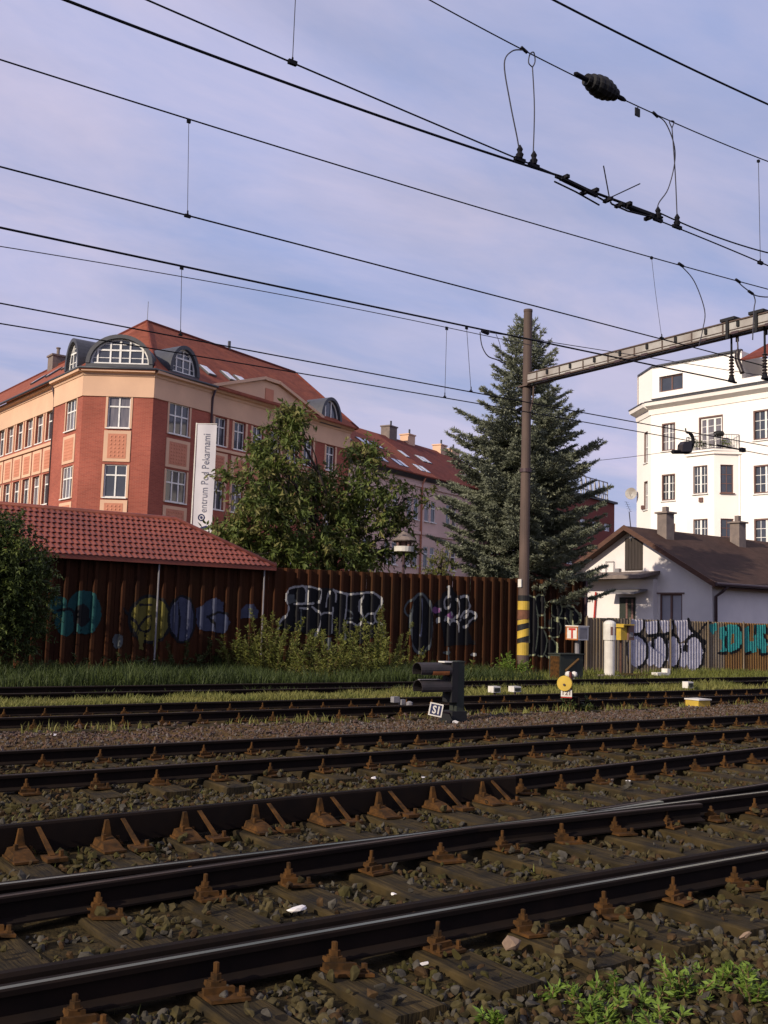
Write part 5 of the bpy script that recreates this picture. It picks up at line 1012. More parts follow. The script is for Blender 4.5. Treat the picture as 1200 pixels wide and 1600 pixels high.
# --- grass
def grass(name, mt, n, ylo, yhi, xlo, xhi, h0, h1, w=.012, patch=.9, thr=.35):
    x = rng.uniform(xlo, xhi, n*3); y = rng.uniform(ylo, yhi, n*3); k = vnoise(x, y, patch, 9)*.65+vnoise(x, y, patch*.3, 10)*.35; ok = k > thr; x, y, k = x[ok][:n], y[ok][:n], k[ok][:n]; n = len(x)
    z = ground_z(x, y)-.01; h = rng.uniform(h0, h1, n)*np.clip(.5+k, .4, 1.4); a = rng.random(n)*6.28; l = rng.normal(size=(n, 2))*.28; ww = w*rng.uniform(.6, 1.4, n)
    b0_ = np.stack([x, y, z], 1); s_ = np.stack([np.cos(a), np.sin(a), 0*a], 1)*ww[:, None]; t1 = b0_+np.stack([l[:, 0]*h*.3, l[:, 1]*h*.3, h*.6], 1); t2 = b0_+np.stack([l[:, 0]*h, l[:, 1]*h, h*.98], 1)
    v = np.stack([b0_-s_, b0_+s_, t1+s_*.7, t1-s_*.7, t2], 1).reshape(-1, 3); i = np.arange(n)*5
    F = [tuple(q) for q in np.stack([i, i+1, i+2, i+3], 1)]+[tuple(q) for q in np.stack([i+3, i+2, i+4], 1)]
    return struct(link_mesh(name, v, F, None, mt, M4=Matrix.Identity(4)), 'stuff')
grass('grass', 'grass_blade', 24000, 15.75, 17.05, 2.5, 13.5, .07, .21, thr=.2)
grass('grass', 'grass_blade', 15000, 15.75, 17.1, 13.5, 38, .06, .24, patch=1.4, thr=.46)
grass('grass', 'dark_grass', 22000, 20.4, 25.1, 4.5, 20, .08, .42, patch=1.5, thr=.40)
grass('grass', 'weed_leaf', 12000, 20.0, 24.4, 17, 40, .05, .22, patch=1.6, thr=.44)
grass('grass', 'dark_grass', 3500, 17.8, 18.9, 4, 34, .05, .16, thr=.5)
grass('grass', 'weed_leaf', 2600, 1.4, 13.5, .5, 20, .02, .07, .006, .8, .60)
grass('grass', 'grass_blade', 1500, 13.3, 13.7, 4, 26, .04, .16, .008, .5, .5)

# ================================================================== catenary mast with its beam
MX, MY = 23.0, 24.55; mt_ = on_y(826, 487, MY).z
mast = thing('overhead_line_mast', 'tall brown steel mast with yellow and black bands carrying a pale beam over the tracks', 'mast', (MX, MY, 0))
Tm = Matrix.Translation((MX, MY, 0))
m = MB(); m.lathe([(.185, -.1), (.185, .5), (.165, 4), (.15, 8), (.14, mt_-.02), (.15, mt_-.02), (.15, mt_+.06), (.02, mt_+.1)], 18, 0, Tm); m.build('pole', 'mast_steel', mast, smooth=False)
def band(z0, z1, tilt, mt, nm='warning_band'):
    m = MB(); n = 18; vs = []
    for z in (z0, z1):
        for j in range(n): a = 2*pi*j/n; vs.append((MX+.1885*cos(a), MY+.1885*sin(a), z+tilt*cos(a+.9)))
    m.add(vs, [(j, (j+1) % n, (j+1) % n+n, j+n) for j in range(n)]); m.build(nm, mt, mast)
zz = [on_y(818, y, MY-.15).z for y in (1024, 1004, 996, 984, 975, 968, 953, 939, 930)]
for z0, z1, mt, tl_ in ((zz[0], zz[1], 'yellow_paint', 0), (zz[1], zz[2], 'black', .06), (zz[2], zz[3], 'yellow_paint', .06), (zz[3], zz[4], 'black', .06), (zz[4], zz[5], 'yellow_paint', .04), (zz[5], zz[6], 'rust_plate', 0), (zz[6], zz[7], 'yellow_paint', .0), (zz[7], zz[8], 'black', 0)): band(z0+.003, z1-.003, tl_, mt)
zc = on_y(819, 735, MY).z; m = MB(); m.lathe([(.16, zc-.06), (.195, zc-.06), (.195, zc+.06), (.16, zc+.06)], 16, 0, Tm); m.build('collar', 'gutter_brown', mast)
zc = on_y(818, 912, MY).z; m = MB(); m.box(MX-.215, MX-.175, MY-.10, MY+.05, zc-.12, zc+.14); m.build('plate', 'white_paint', mast)
B0, B1, BZ0, BZ1 = 24.35, 3.0, 9.42, 9.78
bmw = MB(); bmw.box(MX-.17, MX-.155, B1, B0, BZ0+.05, BZ1-.05); bmw.box(MX+.155, MX+.17, B1, B0, BZ0+.05, BZ1-.05); beam = bmw.build('beam', 'beam_steel', mast)
for x in (MX-.175, MX+.115):
    for z in (BZ0, BZ1-.035): m = MB(); m.box(x-.02, x+.08, B1, B0, z, z+.035); m.build('beam_chord', 'mast_steel', beam)
for x in (MX-.188, MX+.168): m = MB(); m.box(x, x+.02, B1, B0, BZ0+.10, BZ0+.118); m.build('beam_chord', 'mast_steel', beam)
y = B0-.45; k = 0
while y > B1:
    m = MB(); m.box(MX-.192, MX-.172, y-.02, y+.02, BZ0+.062, BZ1-.062); m.build('batten', 'mast_steel', beam)
    m = MB(); m.box(MX-.215, MX-.172, y-.52, y-.44, BZ1-.20, BZ1-.065); m.build('bolt_plate', 'black', beam)
    m = MB(); m.box(MX-.21, MX-.18, y-.5, y-.28, BZ0-.02, BZ0+.05); m.build('bolt_plate', 'gutter_brown', beam); y -= 1.02
m = MB(); m.box(MX-.2, MX+.2, MY-.22, MY+.22, BZ0-.06, BZ0-.01); m.tube([(MX, MY-.19, BZ0-.9), (MX, MY-.30, BZ0-.5), (MX, MY-.32, BZ0-.06)], .03, 6); m.build('beam_bracket', 'mast_steel', mast)

# ================================================================== overhead wires
def fit_wire(pts, Y, ext):
    w = [on_y(x, y, Y) for x, y in pts]; xs_ = np.array([p.x for p in w]); zs_ = np.array([p.z for p in w]); dg = min(2, len(pts)-1); c = np.polyfit(xs_, zs_, dg)
    X = np.linspace(xs_.min(), xs_.max(), 28); Zv = np.polyval(c, X); s0 = (Zv[1]-Zv[0])/(X[1]-X[0]); s1 = (Zv[-1]-Zv[-2])/(X[-1]-X[-2])
    el, er = ext if isinstance(ext, tuple) else (ext, ext); P_ = [(a, Y, b_) for a, b_ in zip(X, Zv)]
    if el: P_ = [(X[0]-el, Y, Zv[0]-s0*el)]+P_
    if er: P_ = P_+[(X[-1]+er, Y, Zv[-1]+s1*er)]
    return P_, c
def wire(name, label, cat, pts, Y, r, mt='wire_dark', ext=(14)):
    P_, c = fit_wire(pts, Y, ext); m = MB(); m.tube(P_, r, 6); o = m.build(name, mt); return tag(o, label, cat), c
def cord(m, pts, Y, r, n=6, sm=True):
    w = [on_y(x, y, Y) if len(q) == 2 else on_y(x, y, q[2]) for q in pts for x, y in [q[:2]]]; m.tube(smooth_path(w, 6) if sm and len(w) > 2 else w, r, n); return w
def clamp(m, p, w=.025, h=.09, l=.035): p = Vector(p); m.lathe([(.008, .0), (w*.7, .01), (w, h*.35), (w*.55, h*.5), (w*.8, h*.7), (.006, h)], 8, 0, Matrix.Translation(p)); m.box(p.x-l, p.x+l, p.y-.014, p.y+.014, p.z-.02, p.z+.012)
def dropper(label, a, b_, Y, r=.0035, mt='wire_grey', mid=None):
    pa = on_y(*a, Y); pb = on_y(*b_, Y); t = thing('dropper_wire', label, 'dropper', tuple(pb), 'dropper wires hanging between overhead wires'); m = MB()
    pts = [pa]+([on_y(*mid, Y)] if mid else [])+[pb]; m.tube(smooth_path(pts, 6) if mid else pts, r, 5); m.build('strand', mt, t)
    m = MB(); s_ = Y/10; clamp(m, pb, .013*s_**.5, .06*s_); m.build('clamp', 'wire_dark', t)
    m = MB(); m.box(pa.x-.02*s_, pa.x+.02*s_, Y-.012, Y+.012, pa.z-.03*s_, pa.z+.012*s_); m.build('clamp', 'wire_dark', t)
YE, YA, YB, YC, YD = 4.8, 6.3, 10.0, 16.5, 18.4
wire('contact_wire', 'single thick overhead wire crossing the top right corner', 'overhead wire', [(865,0),(943,40),(1200,163)], YE, .0085)
wire('messenger_wire', 'upper overhead wire with the egg shaped insulator on it', 'overhead wire', [(670,0),(820,78),(1025,180),(1200,252)], YA, .006)
wire('contact_wire', 'thick black overhead wire running from the top left into the section insulator', 'overhead wire', [(110,0),(300,80),(600,183),(815,252),(880,280)], YA, .0105, ext=(6, 0))
wire('contact_wire', 'thinner overhead wire above the thick one, meeting it before the section insulator', 'overhead wire', [(230,0),(457,97),(600,162),(815,247),(870,276)], YA, .007, ext=(6, 0))
wire('contact_wire', 'upper of the two overhead wires leaving the section insulator to the right edge', 'overhead wire', [(1025,330),(1062,347),(1200,395)], YA, .0075, ext=(0, 6))
wire('contact_wire', 'lower of the two overhead wires leaving the section insulator to the right edge', 'overhead wire', [(1020,341),(1100,373),(1200,415)], YA, .007, ext=(0, 6))
wire('messenger_wire', 'overhead wire entering at the left edge below the thick pair, carrying the long dropper', 'overhead wire', [(0,92),(295,188),(600,279),(1018,402),(1200,452)], YB, .0085)
wire('contact_wire', 'overhead wire in the middle of the sky passing just behind the mast top', 'overhead wire', [(0,260),(293,337),(600,417),(835,478),(1034,529),(1147,560)], YB, .009)
wire('messenger_wire', 'thick black overhead wire from the left edge to the insulator below the beam', 'overhead wire', [(0,354),(284,417),(600,484),(730,511),(884,541),(960,556),(1147,598)], YC, .019, ext=(8, 0))
wire('messenger_wire', 'thin grey overhead wire just under the thick black one at left', 'overhead wire', [(0,385),(290,433),(515,475),(700,512)], YD, .009, 'wire_grey', ext=(8, 3))
wire('messenger_wire', 'thin overhead wire running parallel above the thick one right of the spruce top', 'overhead wire', [(765,520),(884,537),(1010,559),(1162,582)], YD, .010, 'wire_grey', ext=(0, 3))
wire('contact_wire', 'upper of the two low overhead wires crossing the brick building roof', 'overhead wire', [(0,475),(293,527),(556,580),(756,616),(960,654),(1200,697)], YC, .012)
wire('contact_wire', 'lower of the two low overhead wires crossing the brick building roof', 'overhead wire', [(0,505),(452,582),(695,620),(890,656),(1200,711)], YD, .012)
dropper('dropper hanging at the very top left of the picture above the thin wire', (463,-30), (457,97), YA)
dropper('long dropper at upper left between the two middle wires', (295,188), (293,337), YB)
dropper('curved dropper right of the mast top reaching down to the beam', (1018,402), (1034,528), YB, mid=(1024,455))
dropper('dropper at the right edge under the messenger wire', (1185,251), (1188,410), YA)
dropper('faint dropper falling on the roof of the brick building', (284,417), (282,523), YC, .006)
dropper('faint dropper beside the spruce top, right one', (729,511), (736,611), YC, .006)
dropper('faint dropper beside the spruce top, left one', (698,512), (695,620), YD, .006)
# jumper cables
def jumper(label, paths, Y, r, clamps=(), loops=()):
    w0 = on_y(*paths[0][0], Y); t = thing('jumper_cable', label, 'cable', tuple(w0)); s_ = Y/6.3
    for p in paths: m = MB(); cord(m, p, Y, r); m.build('cable', 'wire_grey', t, smooth=True)
    for c in clamps: m = MB(); clamp(m, on_y(*c, Y), .035*s_, .13*s_, .06*s_); m.build('clamp', 'wire_dark', t)
    for c in loops:
        p = on_y(*c, Y); m = MB(); m.tube([p+Vector((-.035*s_, 0, .012)), p+Vector((.035*s_, 0, -.012))], .016*s_, 6); m.build('sleeve', 'wire_dark', t)
jumper('looping jumper cable on the left side of the section insulator', [[(818,78),(800,80),(788,100),(797,160),(808,215),(812,240)]], YA, .006, [(812,249)], [(819,78)])
jumper('straight jumper with an eyelet on the left side of the section insulator', [[(832,105),(835,170),(833,245)], [(832,105),(826,98),(828,85),(834,82),(836,96),(832,105)]], YA, .006, [(834,258)])
jumper('looping jumper cable on the right side of the section insulator', [[(1025,180),(1040,192),(1053,225),(1054,255),(1044,295),(1029,318),(1027,335)]], YA, .006, [(1028,343)], [(1024,179)])
jumper('straight jumper with an eyelet on the right side of the section insulator', [[(1050,200),(1055,270),(1058,340)], [(1050,200),(1046,190),(1053,190),(1050,200)]], YA, .006, [(1058,354)])
jumper('long curved jumper cable dropping to the beam right of the mast', [[(1064,415),(1085,440),(1101,485),(1098,515),(1092,541)]], YB, .0085, [], [(1064,414)])
jumper('short thick jumper cable near the right edge above the beam', [[(1152,439),(1160,447),(1172,456),(1182,462),(1200,464),(1215,460)], [(1176,457),(1180,470),(1178,485),(1176,531)]], YB, .010, [], [(1153,439),(1173,457)])
jumper('small jumper loop left of the spruce top', [[(750,519),(753,540),(762,556),(776,562),(790,568)]], YC, .013, [], [(758,519)])
jumper('thin short jumper hanging beside the spruce top', [[(775,522),(781,538),(784,556)]], YC, .007)
# egg insulator
a_ = on_y(912, 122, YA); b__ = on_y(966, 151, YA); d_ = (b__-a_); Lq = d_.length; Tq = Matrix.Translation(a_) @ d_.to_track_quat('Z', 'X').to_matrix().to_4x4()
t = thing('insulator', 'black egg shaped ribbed insulator on the upper right wire', 'insulator', tuple((a_+b__)/2)); m = MB(); pr_ = [(.02, .10*Lq)]
for i in range(7): s_ = .12+.76*i/6; e_ = .06+.045*sin(pi*(i/6)); pr_ += [(e_*.93, (s_-.05)*Lq), (e_, s_*Lq), (e_*.94, (s_+.04)*Lq)]
pr_.append((.02, .93*Lq)); m.lathe(pr_, 14, 0, Tq); m.build('body', 'black', t)
m = MB(); m.lathe([(.012, -.12), (.022, -.1), (.022, .12*Lq), (.012, .12*Lq)], 8, 0, Tq); m.build('end_fitting', 'wire_dark', t); m = MB(); m.lathe([(.012, .9*Lq), (.022, .9*Lq), (.022, Lq+.06), (.012, Lq+.1)], 8, 0, Tq); m.build('end_fitting', 'wire_dark', t)
q = on_y(996, 174, YA); m = MB(); m.box(q.x-.032, q.x+.032, YA-.006, YA+.006, q.z-.05, q.z+.03); m.tube([q+Vector((0, 0, .02)), on_y(997, 166, YA)], .006, 5); tag(m.build('tag_plate', 'black'), 'small dark square plate hanging from the wire right of the egg insulator', 'plate')
# section insulator
t = thing('section_insulator', 'long black section insulator with upright horns in the thick overhead wire', 'insulator', tuple(on_y(960, 312, YA)))
def rod(nm, pts, r, mt='wire_dark', sm=False, dy=0.0): m = MB(); m.tube([on_y(x, y, YA)+Vector((0, dy, 0)) for x, y in pts], r, 7); m.build(nm, mt, t)
rod('runner', [(868,276),(935,303),(1035,340)], .013); rod('runner', [(872,281),(905,297),(942,318)], .009, dy=-.045); rod('runner', [(948,318),(950,321),(975,332),(1012,341)], .009, dy=-.045); rod('runner', [(872,281),(905,297),(942,318)], .008, dy=.045)
rod('insulating_rod', [(880,280),(932,305)], .024); rod('insulating_rod', [(978,322),(1020,338)], .024); rod('horn', [(943,259),(952,308)], .006); rod('horn', [(1000,287),(953,309)], .0055)
for x, y in ((882,277),(914,300),(928,298),(968,320),(980,319),(1014,340),(950,312)):
    p = on_y(x, y, YA); m = MB(); m.box(p.x-.018, p.x+.018, YA-.05, YA+.05, p.z-.018, p.z+.012); m.build('bracket', 'wire_dark', t)
# insulators hanging from the beam
def hang_ins(label, px_, yt, y0_, y1_, X):
    a = on_x(px_, yt, X); b0_ = on_x(px_, y0_, X); b1_ = on_x(px_, y1_, X); t = thing('insulator', label, 'insulator', tuple(b1_)); m = MB(); m.tube([Vector((b0_.x, b0_.y, a.z)), b0_], .03, 6); m.build('hanger', 'wire_dark', t); n = 7; pr = []; Lz = b0_.z-b1_.z
    for i in range(n): z = Lz*(n-i)/n; pr += [(.035, -Lz+z), (.075, -Lz+z-.03), (.065, -Lz+z-.05), (.035, -Lz+z-.06)]
    m = MB(); m.lathe(pr[::-1], 12, 0, Matrix.Translation(b0_)); m.build('body', 'insulator_brown', t); m = MB(); m.lathe([(.10, -.1), (.05, .06), (.03, .1)], 8, 0, Matrix.Translation(b1_)); m.box(b1_.x-.12, b1_.x+.2, b1_.y-.03, b1_.y+.03, b1_.z-.13, b1_.z-.09); m.build('clamp', 'wire_dark', t)
hang_ins('dark ribbed insulator hanging under the beam over the white building', 1143, 512, 556, 590, 23.0)
hang_ins('dark ribbed insulator hanging under the beam at the right edge', 1195, 505, 552, 586, 23.0)
for px_, lab in ((1145, 'left one'), (1190, 'right one')):
    q = on_x(px_, 506 if px_ < 1160 else 498, 23.0); m = MB(); m.box(22.78, 23.22, q.y-.2, q.y+.25, 9.80, 9.88); m.box(22.76, 22.80, q.y-.02, q.y+.06, 9.3, 9.8); m.box(23.2, 23.24, q.y-.02, q.y+.06, 9.3, 9.8); m.build('hanger_saddle', 'black', beam)
q0 = on_x(1152, 528, 22.6); q1 = on_x(1153, 545, 22.6); q2 = on_x(1160, 583, 22.6); t = thing('insulator', 'curved black strap insulator beside the roof of the white building below the beam', 'insulator', tuple(q2)); m = MB(); m.tube(smooth_path([q0, q1, on_x(1152, 560, 22.6), on_x(1156, 572, 22.6), q2], 4), [.02]*5+[.07]*8+[.06]*4, 7); m.build('body', 'insulator_brown', t, smooth=True)
# span wire end with tensioning arm
t = thing('tensioning_arm', 'black block with a curved arm hanging on a wire left of the balcony', 'insulator', tuple(on_y(1070, 697, YD)))
m = MB(); w = [on_y(x, y, YD) for x, y in ((1062,706),(1063,695),(1067,690),(1077,690),(1077,706))]; m.add([p+Vector((0, -.09, 0)) for p in w]+[p+Vector((0, .09, 0)) for p in w], [(0,1,2,3,4), (9,8,7,6,5)]+[(i, (i+1) % 5, (i+1) % 5+5, i+5) for i in range(5)]); m.build('block', 'insulator_brown', t)
m = MB(); m.tube(smooth_path([on_y(x, y, YD) for x, y in ((1073,676),(1080,679),(1083,690),(1078,706))], 4), [.025]*3+[.05]*10, 7); m.build('arm', 'wire_dark', t, smooth=True)
m = MB(); m.tube([on_y(x, y, YD) for x, y in ((1051,706),(1076,706))], .06, 6); m.tube([on_y(x, y, YD) for x, y in ((1071,669),(1072,676))], .02, 5); m.build('end_fitting', 'wire_dark', t)
m = MB(); m.tube([on_y(x, y, YD) for x, y in ((920,721),(985,714),(1052,705))], .007, 5); tag(m.build('span_wire', 'wire_grey'), 'very thin wire from the spruce to the black block left of the balcony', 'wire')
m = MB(); p0 = on_y(1160, 703, YD); m.tube([on_y(1120, 695, YD), p0], .02, 6); m.box(p0.x-.1, p0.x+.1, YD-.05, YD+.05, p0.z-.06, p0.z+.06); tag(m.build('wire_splice', 'wire_dark'), 'dark splice on the lower wire in front of the white wall below the balcony', 'splice')

# ================================================================== signals and lineside things
# dwarf signal
SY = 12.9; sx = on_y(714, 1080, SY).x
sig = thing('dwarf_signal', 'low dark dwarf signal with two hooded lamps beside the pinkish gravel', 'signal', (sx, SY, 0))
m = MB(); m.box(sx-.075, sx+.075, SY-.09, SY+.09, .16, .93); m.box(sx-.085, sx+.085, SY-.1, SY+.1, .93, .95); m.build('post', 'dark_green', sig)
m = MB(); m.box(sx-.20, sx+.10, SY-.14, SY+.14, -.05, .16); m.box(sx-.23, sx+.13, SY-.17, SY+.17, -.06, .02); m.build('base', 'black', sig)
m = MB(); m.box(sx-.20, sx-.076, SY-.12, SY+.12, .30, .94); m.build('housing', 'black', sig)
for zc, r_, x0_ in ((.80, .125, sx-.82), (.53, .125, sx-.80)):
    m = MB(); n = 14; vs = []
    for x, c in ((x0_, 0), (sx-.2, .035)):
        for rr_ in (r_, r_-.008): vs += [(x, SY+rr_*cos(a), zc-c*0+rr_*sin(a)) for a in np.linspace(radians(-30), radians(210), n)]
    fs = []
    for i in range(n-1): fs += [(i, i+1, 2*n+i+1, 2*n+i), (n+i, 3*n+i, 3*n+i+1, n+i+1), (i, n+i, n+i+1, i+1)]
    fs += [(0, 2*n, 3*n, n), (n-1, 2*n-1, 4*n-1, 3*n-1)]
    m.add(vs, fs); h_ = m.build('lamp_hood', 'hood_dark', sig)
    m = MB(); m.lathe([(.09, 0), (.085, .02), (.03, .035)], 14, 0, Matrix.Translation((sx-.2, SY, zc)) @ Matrix.Rotation(-pi/2, 4, 'Y')); m.build('lens', 'black', h_)
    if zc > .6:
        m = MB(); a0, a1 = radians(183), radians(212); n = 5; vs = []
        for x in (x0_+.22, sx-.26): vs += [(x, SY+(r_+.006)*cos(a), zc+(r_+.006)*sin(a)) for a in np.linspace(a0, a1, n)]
        m.add(vs, [(i, i+1, n+i+1, n+i) for i in range(n-1)]); m.build('sunlit_hood_strip', 'orange_paint_and_sunlit', h_)  # sunlight inside the open hood, coloured on as an orange strip outside
        m = MB(); m.box(sx-.35, sx-.18, SY-.1, SY+.06, zc+r_+.002, zc+r_+.02); m.build('hood_clip', 'white_paint', h_)
    else:
        m = MB(); m.box(x0_, x0_+.4, SY-.06, SY+.0, zc+r_+.002, zc+r_+.012); m.build('rim', 'grey_paint', h_)
def plate_frame(p, nrm, tilt=0.0):
    """matrix with x right, y up, z towards the viewer for a plate facing nrm"""
    n_ = nrm.normalized(); x = Vector((0, 0, 1)).cross(n_).normalized(); y = n_.cross(x); return Matrix(((x.x, y.x, n_.x, p.x), (x.y, y.y, n_.y, p.y), (x.z, y.z, n_.z, p.z), (0, 0, 0, 1))) @ Matrix.Rotation(tilt, 4, 'Z')
def lettering(parent, txt, size, T, mt, bold=.004, fit=None):
    v, f = text_mesh(txt, size, bold); v = np.array(v)
    if fit: c = (v.min(0)+v.max(0))/2; s_ = np.array([fit[0]/(np.ptp(v[:, 0])), fit[1]/(np.ptp(v[:, 1])), 1]); v = (v-c)*s_
    m = MB(); m.add([tuple(p) for p in v], f, 0, T @ Matrix.Translation((0, 0, .003))); return m.build('lettering', mt, parent)
p = on_y(681, 1109, 12.62); T = plate_frame(p, Vector((-.62, -.78, .05)), radians(-10))
m = MB(); m.box(-.105, .105, -.10, .10, -.012, 0, 0, T); pl_ = m.build('number_plate', 'white_paint', sig)
m = MB(); m.add([(-.085, -.08, .003), (.085, -.08, .003), (.085, .08, .003), (-.085, .08, .003)], [(0, 1, 2, 3)], 0, T); m.build('plate_field', 'logo_navy', pl_)
lettering(pl_, 'S1', .15, T @ Matrix.Translation((0, 0, .003)), 'white_paint', .004, (.105, .125))
m = MB(); m.tube([p+Vector((.02, .03, -.02)), (sx-.15, SY-.05, .12)], .014, 6); m.build('plate_bracket', 'gutter_brown', sig)
q = on_z(712, 1131, 0); one_stone(712, 1131, .06, 'white stone at the foot of the dwarf signal', 'litter_white', 0, flat=.7)
# switch lever with yellow weight
LY = 13.62; lx = on_y(891, 1100, LY).x; lever = thing('switch_lever', 'hand switch lever with round yellow weight and small number plate by the track', 'switch lever', (lx, LY, 0))
zt_ = on_y(890, 1050, LY).z
m = MB(); m.box(lx-.02, lx+.02, LY-.02, LY+.02, .0, zt_); m.build('post', 'dark_red', lever)
m = MB(); m.box(lx-.12, lx+.28, LY-.14, LY+.14, -.05, .05); m.box(lx+.02, lx+.14, LY-.1, LY+.1, .05, .26); m.tube([(lx+.05, LY, .2), (lx+.25, LY-.05, .12), (lx+.32, LY-.05, .03)], .025, 6); m.tube([(lx+.1, LY-.12, .05), (lx+.1, LY-.12, .25)], .02, 6); m.build('base', 'rail_rust', lever)
c = on_y(882, 1068, LY-.05); T = plate_frame(c, Vector((-.85, -.52, 0)))
m = MB(); m.lathe([(.02, -.05), (.135, -.05), (.142, -.04), (.142, .0), (.135, .01), (.02, .012)], 24, 0, T); w8 = m.build('weight', 'yellow_paint', lever)
m = MB(); m.lathe([(.02, .013), (.022, .035)], 8, 0, T @ Matrix.Translation((0, -.02, 0))); m.build('bolt', 'gutter_brown', w8)
m = MB(); m.tube([c+Vector((.04, .02, 0)), (lx, LY, c.z+.02)], .02, 6); m.build('arm', 'gutter_brown', lever)
c = on_y(885, 1083, LY-.06); T = plate_frame(c, Vector((-.75, -.66, 0))); m = MB(); m.box(-.10, .10, -.065, .065, -.01, 0, 0, T); pl_ = m.build('number_plate', 'white_paint', lever); lettering(pl_, '121', .1, T, 'dark_frame', .002, (.14, .075))
m = MB(); m.box(-.10, .10, -.085, -.068, -.012, .004, 0, T); m.build('plate_edge', 'red_paint', pl_)
weed((lx+.2, LY+.05, 0), .3, .4, 16, 'dark weed growing round the foot of the switch lever', 'dark_grass', None)
# switch lantern on a dark box
BY = 21.0; bx = on_y(895, 1040, BY).x; zb = on_y(895, 1051, BY).z
lan = thing('switch_lantern', 'white switch lantern with a red T on a dark box before the fence end', 'signal', (bx, BY, 0))
w0 = on_y(876, 1036, BY-.2); w1 = on_y(912, 1036, BY-.2); zt_ = on_y(895, 1023, BY-.2).z
m = MB(); m.box(w0.x, w1.x, BY-.18, BY+.25, 0, zt_); m.box(w0.x-.03, w1.x+.03, BY-.22, BY+.28, zt_, zt_+.03); m.build('cabinet', 'dark_green', lan)
m = MB(); m.box(w0.x-.015, w0.x-.002, BY-.16, BY+.2, .05, zt_-.05); m.build('cabinet_side', 'fastening_rust', lan)
m = MB(); a = on_y(884, 1048, BY-.2); b_ = on_y(904, 1030, BY-.2); m.tube([a, b_], .035, 6); m.build('lever', 'lever_brown', lan)
z0_ = on_y(902, 1000, BY).z; z1_ = on_y(902, 979, BY).z; cx_ = on_y(902, 990, BY).x
m = MB(); m.tube([(cx_, BY, zt_), (cx_, BY, z0_)], .065, 8); m.build('pole', 'grey_paint', lan)
Tl = Matrix.Translation((cx_, BY, 0)) @ Matrix.Rotation(radians(4), 4, 'Z'); s_ = .225
m = MB(); m.box(-s_, s_, -s_, s_, z0_, z1_, 0, Tl); m.box(-s_-.02, s_+.02, -s_-.02, s_+.02, z1_, z1_+.03, 0, Tl); box_ = m.build('lantern', 'white_paint', lan)
Tf = Tl @ Matrix(((0, 0, -1, -s_-.001), (-1, 0, 0, 0), (0, 1, 0, (z0_+z1_)/2), (0, 0, 0, 1)))
hh = (z1_-z0_)/2
m = MB()
for a, b_, c, d in ((-s_, s_, -hh, -hh+.04), (-s_, s_, hh-.03, hh), (-s_, -s_+.04, -hh+.04, hh-.03), (s_-.04, s_, -hh+.04, hh-.03)): m.box(a, b_, c, d, .0, .02, 0, Tf)
m.build('lantern_frame', 'orange_paint_and_sunlit', box_); lettering(box_, 'T', .4, Tf @ Matrix.Translation((0, 0, .004)), 'red_paint', .012, (.26, hh*1.5))
m = MB(); m.box(-s_+.03, s_-.05, -s_-.006, -s_-.001, z0_+.04, z1_-.04, 0, Tl); m.build('side_pane', 'grey_paint', box_)
for px_, lab in ((888, 'small white marker ball left of the red post under the lantern box'), (897, 'small white marker ball right of the red post under the lantern box')):
    q = on_y(px_, 1054, 20.3); m = MB(); m.lathe([(.02, -.09), (.08, -.05), (.095, 0), (.08, .06), (.02, .09)], 10, 0, Matrix.Translation(q)); m.lathe([(.03, -q.z), (.03, -.09)], 6, 0, Matrix.Translation(q)); tag(m.build('marker', 'white_paint', smooth=True), lab, 'marker', 'white marker balls')
# white concrete post and the yellow telephone box beside it
q = on_z(952, 1056, 0); ztop = on_y(952, 970, q.y).z; t = thing('white_post', 'thick white post with a domed cap in front of the tan fence', 'post', (q.x, q.y, 0)); Tp = Matrix.Translation((q.x, q.y, 0))
zc = on_y(952, 1000, q.y).z
m = MB(); m.lathe([(.165, -.1), (.165, zc)], 16, 0, Tp); m.build('shaft', 'white_paint', t, smooth=False); m = MB(); m.lathe([(.20, zc), (.20, ztop-.10), (.185, ztop-.05), (.12, ztop), (.03, ztop+.02)], 16, 0, Tp); cap_ = m.build('cap', 'white_paint', t)
for a in (-.5, .35, 2.6): m = MB(); T = Tp @ Matrix.Rotation(-pi/2+a, 4, 'Z'); m.box(.195, .206, -.035, .035, zc+.16, zc+.42, 0, T); m.build('slot', 'dark_frame', cap_)
m = MB(); m.box(q.x-.25, q.x+.35, q.y-.3, q.y+.3, -.1, .03); m.build('footing', 'chimney_render', t)
q = on_z(974, 1054, 0); yb_ = q.y; zz_ = [on_y(974, y_, yb_).z for y_ in (975, 985, 1000)]; xa = on_y(966, 985, yb_).x; xb = on_y(980, 985, yb_).x
t = thing('telephone_box', 'yellow hooded lineside telephone box on a post against the tan fence', 'telephone box', (q.x, yb_, 0))
m = MB(); m.tube([(q.x, yb_+.12, -.1), (q.x, yb_+.12, zz_[0]-.1)], .035, 8); m.build('post', 'brown_wood', t)
m = MB(); m.box(xa-.06, xb+.02, yb_-.30, yb_+.14, zz_[0]-.04, zz_[0]); m.box(xa-.06, xa-.02, yb_-.28, yb_+.12, zz_[1]+.1, zz_[0]-.041); m.box(xa+.02, xb-.12, yb_-.1, yb_+.1, zz_[2], zz_[0]-.042); m.build('hood', 'yellow_paint', t)
m = MB(); m.box(xb-.118, xb+.16, yb_-.16, yb_+.12, zz_[2], zz_[0]-.042); b_ = m.build('case', 'dark_frame', t); m = MB(); m.box(xb-.06, xb+.10, yb_-.172, yb_-.161, zz_[2]+.10, zz_[2]+.26); m.build('label_plate', 'grey_paint', b_)
